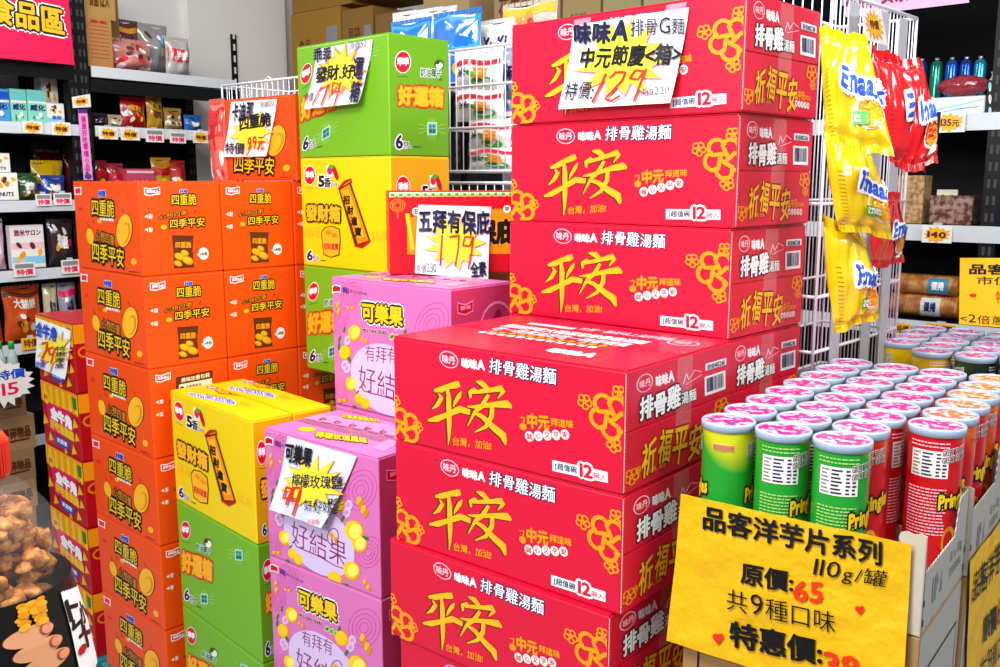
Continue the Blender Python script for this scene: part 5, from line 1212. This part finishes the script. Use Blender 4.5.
# the tall basket at the right with hanging corn snack bags
BY = 43.1; BE = Rd(BY); BN = Xd(BY); BO = Vector((.565, 1.662, 0))
bw = reach(BO + Vector((0,0,Z(.1))), BE, 909)
z1 = on_plane(866, 1, BO, BN).z; zlow = Z(-.40)
rb_ = basket('wire_basket', 'tall white wire basket at the right with yellow and red snack bags hanging on it', Vector((BO.x,BO.y,zlow)), BE, bw, zlow, z1, .16, BN, .0165, (0,.13,.27,.5,1), True, (.06, .20, bw-.10))
def hang(label, quad, offs, t, mat, A, seed=0, group='corn snack bags on the basket'):
    """quad of view points + distance in front of the basket for each corner"""
    Q = [on_plane(x, y, BO + BN*(o+.012), BN) for (x, y), o in zip(quad, offs)]; n = qnorm(Q)
    o = (Q[2]+Q[3])/2; r = thing('snack_bag', label, 'snack bag', o, 0, group); Lq = local(o, Q); rg = random.Random(seed); ph = [rg.uniform(0,6) for _ in range(5)]
    def S(sg):
        def f(u, v, q):
            a_, b_ = u/100, v/100
            body = max(0, math.sin(PI*a_))**.5*max(0, math.sin(PI*min(1,max(0,(b_-.10)/.82))))**.45
            wr = 1 + .16*math.sin(9*a_+ph[0]+7*b_) + .13*math.sin(15*b_+ph[1]+3*a_) + .08*math.sin(26*a_+11*b_+ph[2]) 
            edge = .004*math.sin(22*a_+ph[2])*(1-min(1, abs(b_-.5)*-2+1.0)*1) if abs(b_-.5) > .38 else 0
            p = bil(Lq, u + 3*math.sin(7*b_+ph[3])*(1-abs(2*a_-1)), v + 1.5*math.sin(9*a_+ph[4]))
            return p + n*(sg*(t/2*body*wr + q) + edge + t*.4)
        return f
    m = MB(); fl = (S(1)(10,0,0)-S(1)(0,0,0)).cross(S(1)(0,10,0)-S(1)(0,0,0)).dot(n) > 0
    m.surf(S(1),60,64,mat); m.surf(S(-1),30,32,mat,flip=True)
    m.art(A, S(1), .0014, 2.2); m.build('pouch', r)
    for v0, v1 in ((0,5),(95,100)):
        m = MB()
        for k in range(14):
            m.surf(lambda u,v,f,k=k: S(1)(k*7+.5+5.6*u/100, v0+(v1-v0)*v/100, .0015), 1, 1, mat)
        m.build('crimped_seal', r)
    return r
def corn_art(kind):
    a = Art([(87,117),(243,150),(337,554),(110,494)], False)
    a.text('Enaak',170,258,292,322,'blue',3,.05,slope=28,outl=[('white',.13)],shear=4)
    a.ell(252,392,46,66,'white',1,-.25); a.ell(256,394,40,60,'chipdk',2,-.25)
    rg = random.Random(3)
    for k in range(26): t = rg.uniform(0,6.3); q = rg.uniform(0,1)**.5; x, y = 256+34*q*math.cos(t), 394+52*q*math.sin(t); a.line([(x-9,y-4,4),(x,y+3,4),(x+10,y-2,4)],1,'chip' if k % 2 else 'orange',3)
    if kind == 'y': a.rect(196,388,248,436,'green',4,slope=4); a.text('CHICKEN',200,398,243,410,'ivory',5,.04,slope=3); a.text('FLAVOUR',200,414,243,426,'ivory',5,.04,slope=3)
    else: a.poly([(180,300),(330,330),(320,420),(200,380)],'black',0); a.ell(262,470,22,20,'ivory',4)
    for k in range(16): a.line([(106+k*1.1,250+k*15,2),(122+k*1.1,252+k*15,2)],1,'brown',1)
    return a
FY = M('film_yellow','#ecc800',rough=.2,spec=.6,coat=.5,bump=1,bscale=12); FR = M('film_red','#d80c18',rough=.2,spec=.6,coat=.5,bump=1,bscale=12)
CY, CR_ = corn_art('y'), corn_art('r')
hang('red corn snack bag between the yellow one and the rightmost red one', [(862,50),(886,58),(916,174),(880,166)], [.01,.03,.07,.05], .05, FR, CR_, 2)
hang('rightmost red corn snack bag on the wire basket', [(882,60),(916,64),(932,165),(893,178)], [.02,.06,.11,.06], .05, FR, CR_, 3)
hang('yellow corn snack bag on top, largest on the wire basket', [(821,35),(868,45),(896,166),(828,148)], [.05,.12,.19,.10], .06, FY, CY, 1)
hang('yellow corn snack bag in the middle, below the largest yellow one', [(815,126),(862,148),(886,240),(830,230)], [.03,.08,.12,.06], .05, FY, CY, 4)
hang('yellow corn snack bag lowest on the wire basket', [(814,212),(856,236),(871,316),(826,332)], [.03,.07,.10,.05], .05, FY, CY, 6)
hang('crumpled red corn snack bag behind the lowest yellow one', [(866,196),(892,192),(896,262),(866,270)], [.02,.02,.03,.03], .03, FR, CR_, 5)
a = Art(clip=False); a.burst(52,50,44,46,'goldlt',1,14,.62,3,'orange'); a.text('特價',30,36,72,62,'brown',3,.03)
flat('price_tag', 'curled white tag with orange burst clipped at the top of the tall basket', 'price tag', [(862,8),(881,10),(888,46),(866,40)], -.03, a, M('tag_card','#f0ece4'), BE, BN, BO)
# ---------------------------------------------------------------- hanging bag left of the lone orange carton
P_ = Vector((-.80, 2.60, 0)); a_ = on_plane(206,182,P_,-Rd(41)); c_ = on_plane(221,182,P_,-Rd(41)); t_ = on_plane(207,103,P_,-Rd(41))
pouch_item('snack_bag', 'clear snack bag with red top squeezed left of the lone orange carton', 'snack bag', (a_, (c_-a_).dot(Xd(41)), t_.z-a_.z), Xd(41), -Rd(41), M('film_pinkred','#d86858',rough=.2,coat=.5,bump=.4), art_item([('dred',8,44)],[],3,(['pinkpale','red','ivory'],9,10,50,90,95)), .04, None, None, seed=71)
# ---------------------------------------------------------------- the snack jar in the foreground
JY = .56; jc = at_y(-18, 560, JY); JR = .058
jx, jy = jc.x, jc.y
zcap = at_y(-18, 436, JY).z; zneck = at_y(-18, 480, JY).z; zsh = at_y(-18, 548, JY).z; zlab = at_y(-18, 574, JY).z
jb = zcap - .27
jr = thing('snack_jar', 'clear plastic jar of golden fried snacks with red cap and black label, bottom left corner', 'jar', (jx, jy, jb), math.radians(-20)); q = lambda z: z - jb
GLASS = M('jar_plastic','#eef4f6',rough=.03,alpha=.04,spec=.4,coat=.15)
m = MB(); m.lathe([(JR*.95,0),(JR*1.05,.006),(JR*1.03,q(zlab)-.06),(JR*.95,q(zlab)-.03),(JR*.86,q(zlab)-.004),(JR*.85,q(zlab)+.004),(JR*.84,q(zsh)),(JR*.79,q(zsh)+.012),(JR*.66,q(zsh)+.026),(JR*.44,q(zneck)-.004),(JR*.30,q(zneck)),(JR*.28,q(zneck)+.006)], GLASS, 64, cap=False); m.build('jar_body', jr)
CAPM = M('red_cap','#f03010',rough=.35,coat=.3); m = MB(); prof = [(JR*.26,q(zneck)+.001),(JR*.34,q(zneck)+.002),(JR*.34,q(zcap)-.003),(JR*.31,q(zcap)),(.0005,q(zcap))]; m.lathe(prof, CAPM, 48, cap=False)
for k in range(48): an = 2*PI*k/48; m.obox((JR*.34*math.cos(an)-.0004, JR*.34*math.sin(an)-.0004, q(zneck)+.004), (.0012,0,0), (0,.0012,0), (0,0,q(zcap)-q(zneck)-.008), CAPM)
m.build('cap', jr)
A = Art(clip=False); A.rect(0,0,1,1,'black',1)
def fing(A, x, y, w, h, rot, n=14):
    A.ell(x,y,w*1.06,h*1.08,'brown',2,rot,n=n*2,rings=True); A.ell(x,y,w,h,'skin',3,rot,n=n*2,rings=True); A.ell(x+w*.62*math.cos(rot),y+w*.62*math.sin(rot),w*.24,h*.62,'skindk',4,rot,rings=True); A.ell(x+w*.66*math.cos(rot),y+w*.66*math.sin(rot),w*.19,h*.5,'peach',5,rot,rings=True)
def fries(A, x, y, s_):
    rg = random.Random(5)
    for k in range(3):
        for j in range(7): t = j/6; A.ell(x + s_*(k*2.2 + (.8 if k == 1 else -.4)*t*1.6) + rg.uniform(-.2,.2), y + 9*t, 1.3*s_, 1.3, 'chip' if (j+k) % 2 else 'gold', 2+(j % 3), rg.uniform(0,3), n=9, rings=True)
UF = 99
fries(A, UF-4.2, 1.5, .80)
for k, (x, y) in enumerate(((-3.8,12.5),(-2.6,18.5),(-1.6,24.5))): fing(A, UF+x, y, 4.4, 3.4, -.10)
for k in range(8): A.rect(UF+4.2+k*.9,3+.5*k,UF+5.1+k*.9,40,'white',2,nv=10)
A.text('卜ㄅ',UF+4.6,7,UF+8.2,24,'black',3,.05,vert=True); A.text('小卜',UF+8,12,UF+11,30,'black',3,.06,vert=True)
A.ell(UF+6,28,1.4,1.8,'dred',4); A.rect(UF-14,60,UF+22,80,'dred',3,nu=20); A.rect(UF-14,54,UF+22,56,'orange',3,nu=20)
LR = lambda v: JR*(.868 + .10*min(1, v/100*(q(zlab)-.016)/.028) + .085*min(1, max(0, (v/100*(q(zlab)-.016)-.028)/.035)))
S = lambda u, v, f: Vector(((LR(v)+f)*math.cos(2*PI*u/100), (LR(v)+f)*math.sin(2*PI*u/100), q(zlab) - .004 - v/100*(q(zlab)-.016)))
m = MB(); m.surf(S,64,48,K('black'),0); A.items = A.items[1:]; m.art(A, S, .0002); m.build('jar_label', jr)
CHK = pattern_mat('fried_nugget','#8c4610','#c88030',110,'noise',rough=.55,thr=(.36,.54),bump=1,cc='#e8b068')
rg = random.Random(7); cnt = 0
ztop = at_y(-18, 516, JY).z
for k in range(150):
    t = rg.uniform(0,2*PI); rad = JR*.80*math.sqrt(rg.uniform(0.1,1)); zz = rg.uniform(q(zlab)-.02, q(ztop)+.012*(1-rad/JR)); lim = JR*.82 if zz < q(zsh) else JR*.62
    rad = min(rad, lim-.012); s_ = rg.uniform(.0048,.0078); bm = bmesh.new(); bmesh.ops.create_icosphere(bm, subdivisions=2, radius=1); V = []
    ph = [rg.uniform(0,6) for _ in range(3)]; sx, sy, sz = rg.uniform(.8,1.5), rg.uniform(.7,1), rg.uniform(.7,1)
    for v in bm.verts:
        d = 1 + .22*math.sin(3*v.co.x+ph[0]+2*v.co.y) + .16*math.sin(5*v.co.z+ph[1]) + .1*math.sin(9*v.co.y+ph[2]); V.append((v.co.x*d*s_*sx, v.co.y*d*s_*sy, v.co.z*d*s_*sz))
    m = MB(); m.add(V, [[v.index for v in f.verts] for f in bm.faces], CHK, True); bm.free()
    an = rg.uniform(-.35, .35)
    o = m.build('fried_nugget', None, (jx + rad*math.cos(t), jy + rad*math.sin(t), jb + zz), rg.uniform(0,6))
    tag(o, 'golden fried nugget piled inside the clear snack jar', 'snack', 'fried nuggets in the jar')
m = MB(); cs = carton('storage_carton', 'brown carton beneath the snack jar, just below the frame', None, (jx+.02, jy-.16, jb-.0005), 35, .22, .22, jb-.001, C_KRA)
# ---------------------------------------------------------------- camera, light, world
cd = bpy.data.cameras.new('camera'); co = bpy.data.objects.new('camera', cd); col.objects.link(co)
cd.sensor_width = 36; cd.lens = FOC*36/1000; cd.clip_start = .02; cd.clip_end = 60
co.matrix_world = Matrix(((RGT.x, UPV.x, -FWD.x, 0), (RGT.y, UPV.y, -FWD.y, 0), (RGT.z, UPV.z, -FWD.z, H), (0, 0, 0, 1)))
bpy.context.scene.camera = co
w = bpy.data.worlds.new('world'); bpy.context.scene.world = w; w.use_nodes = True
w.node_tree.nodes['Background'].inputs[0].default_value = (.9, .93, 1, 1); w.node_tree.nodes['Background'].inputs[1].default_value = .33
def area(n, loc, target, sx, sy, e, c=(1,1,1)):
    l = bpy.data.lights.new(n, 'AREA'); l.shape = 'RECTANGLE'; l.size = sx; l.size_y = sy; l.energy = e; l.color = c
    o = bpy.data.objects.new(n, l); col.objects.link(o); o.location = loc
    o.rotation_euler = (Vector(target) - Vector(loc)).to_track_quat('-Z', 'Y').to_euler(); return o
area('ceiling_or_fill_lamp', (-.6, .2, 2.75), (-.5, 1.9, .9), 1.2, .5, 60)
area('ceiling_or_fill_lamp', (.5, 1.4, 2.8), (.5, 1.6, 0), 1.2, .3, 30)
area('ceiling_or_fill_lamp', (-1.6, 2.9, 2.8), (-1.6, 3.2, 0), 1.2, .3, 25)
area('ceiling_or_fill_lamp', (-1.8, -.3, 2.3), (0, 1.8, 1.0), 1.2, .6, 45)
area('ceiling_or_fill_lamp', (2.0, .1, 2.6), (.4, 1.8, .9), 1.2, .4, 34)  # fill light added from the right to brighten the right-hand carton faces
vs = bpy.context.scene.view_settings; vs.view_transform = 'Standard'; vs.look = 'None'; vs.exposure = -.1; vs.gamma = 1; vs.use_curve_mapping = False
bpy.data.objects.remove(_to)

# turn the finished place so that the goods stand square to the axes
TURN = Matrix.Rotation(math.radians(42), 4, 'Z')
for o in list(bpy.context.scene.objects):
    if o.parent is None: o.matrix_world = TURN @ o.matrix_basis

for o in bpy.data.objects:
    if 'label' in o and not 4 <= len(o['label'].split()) <= 16: print('LONG', len(o['label'].split()), o['label'])
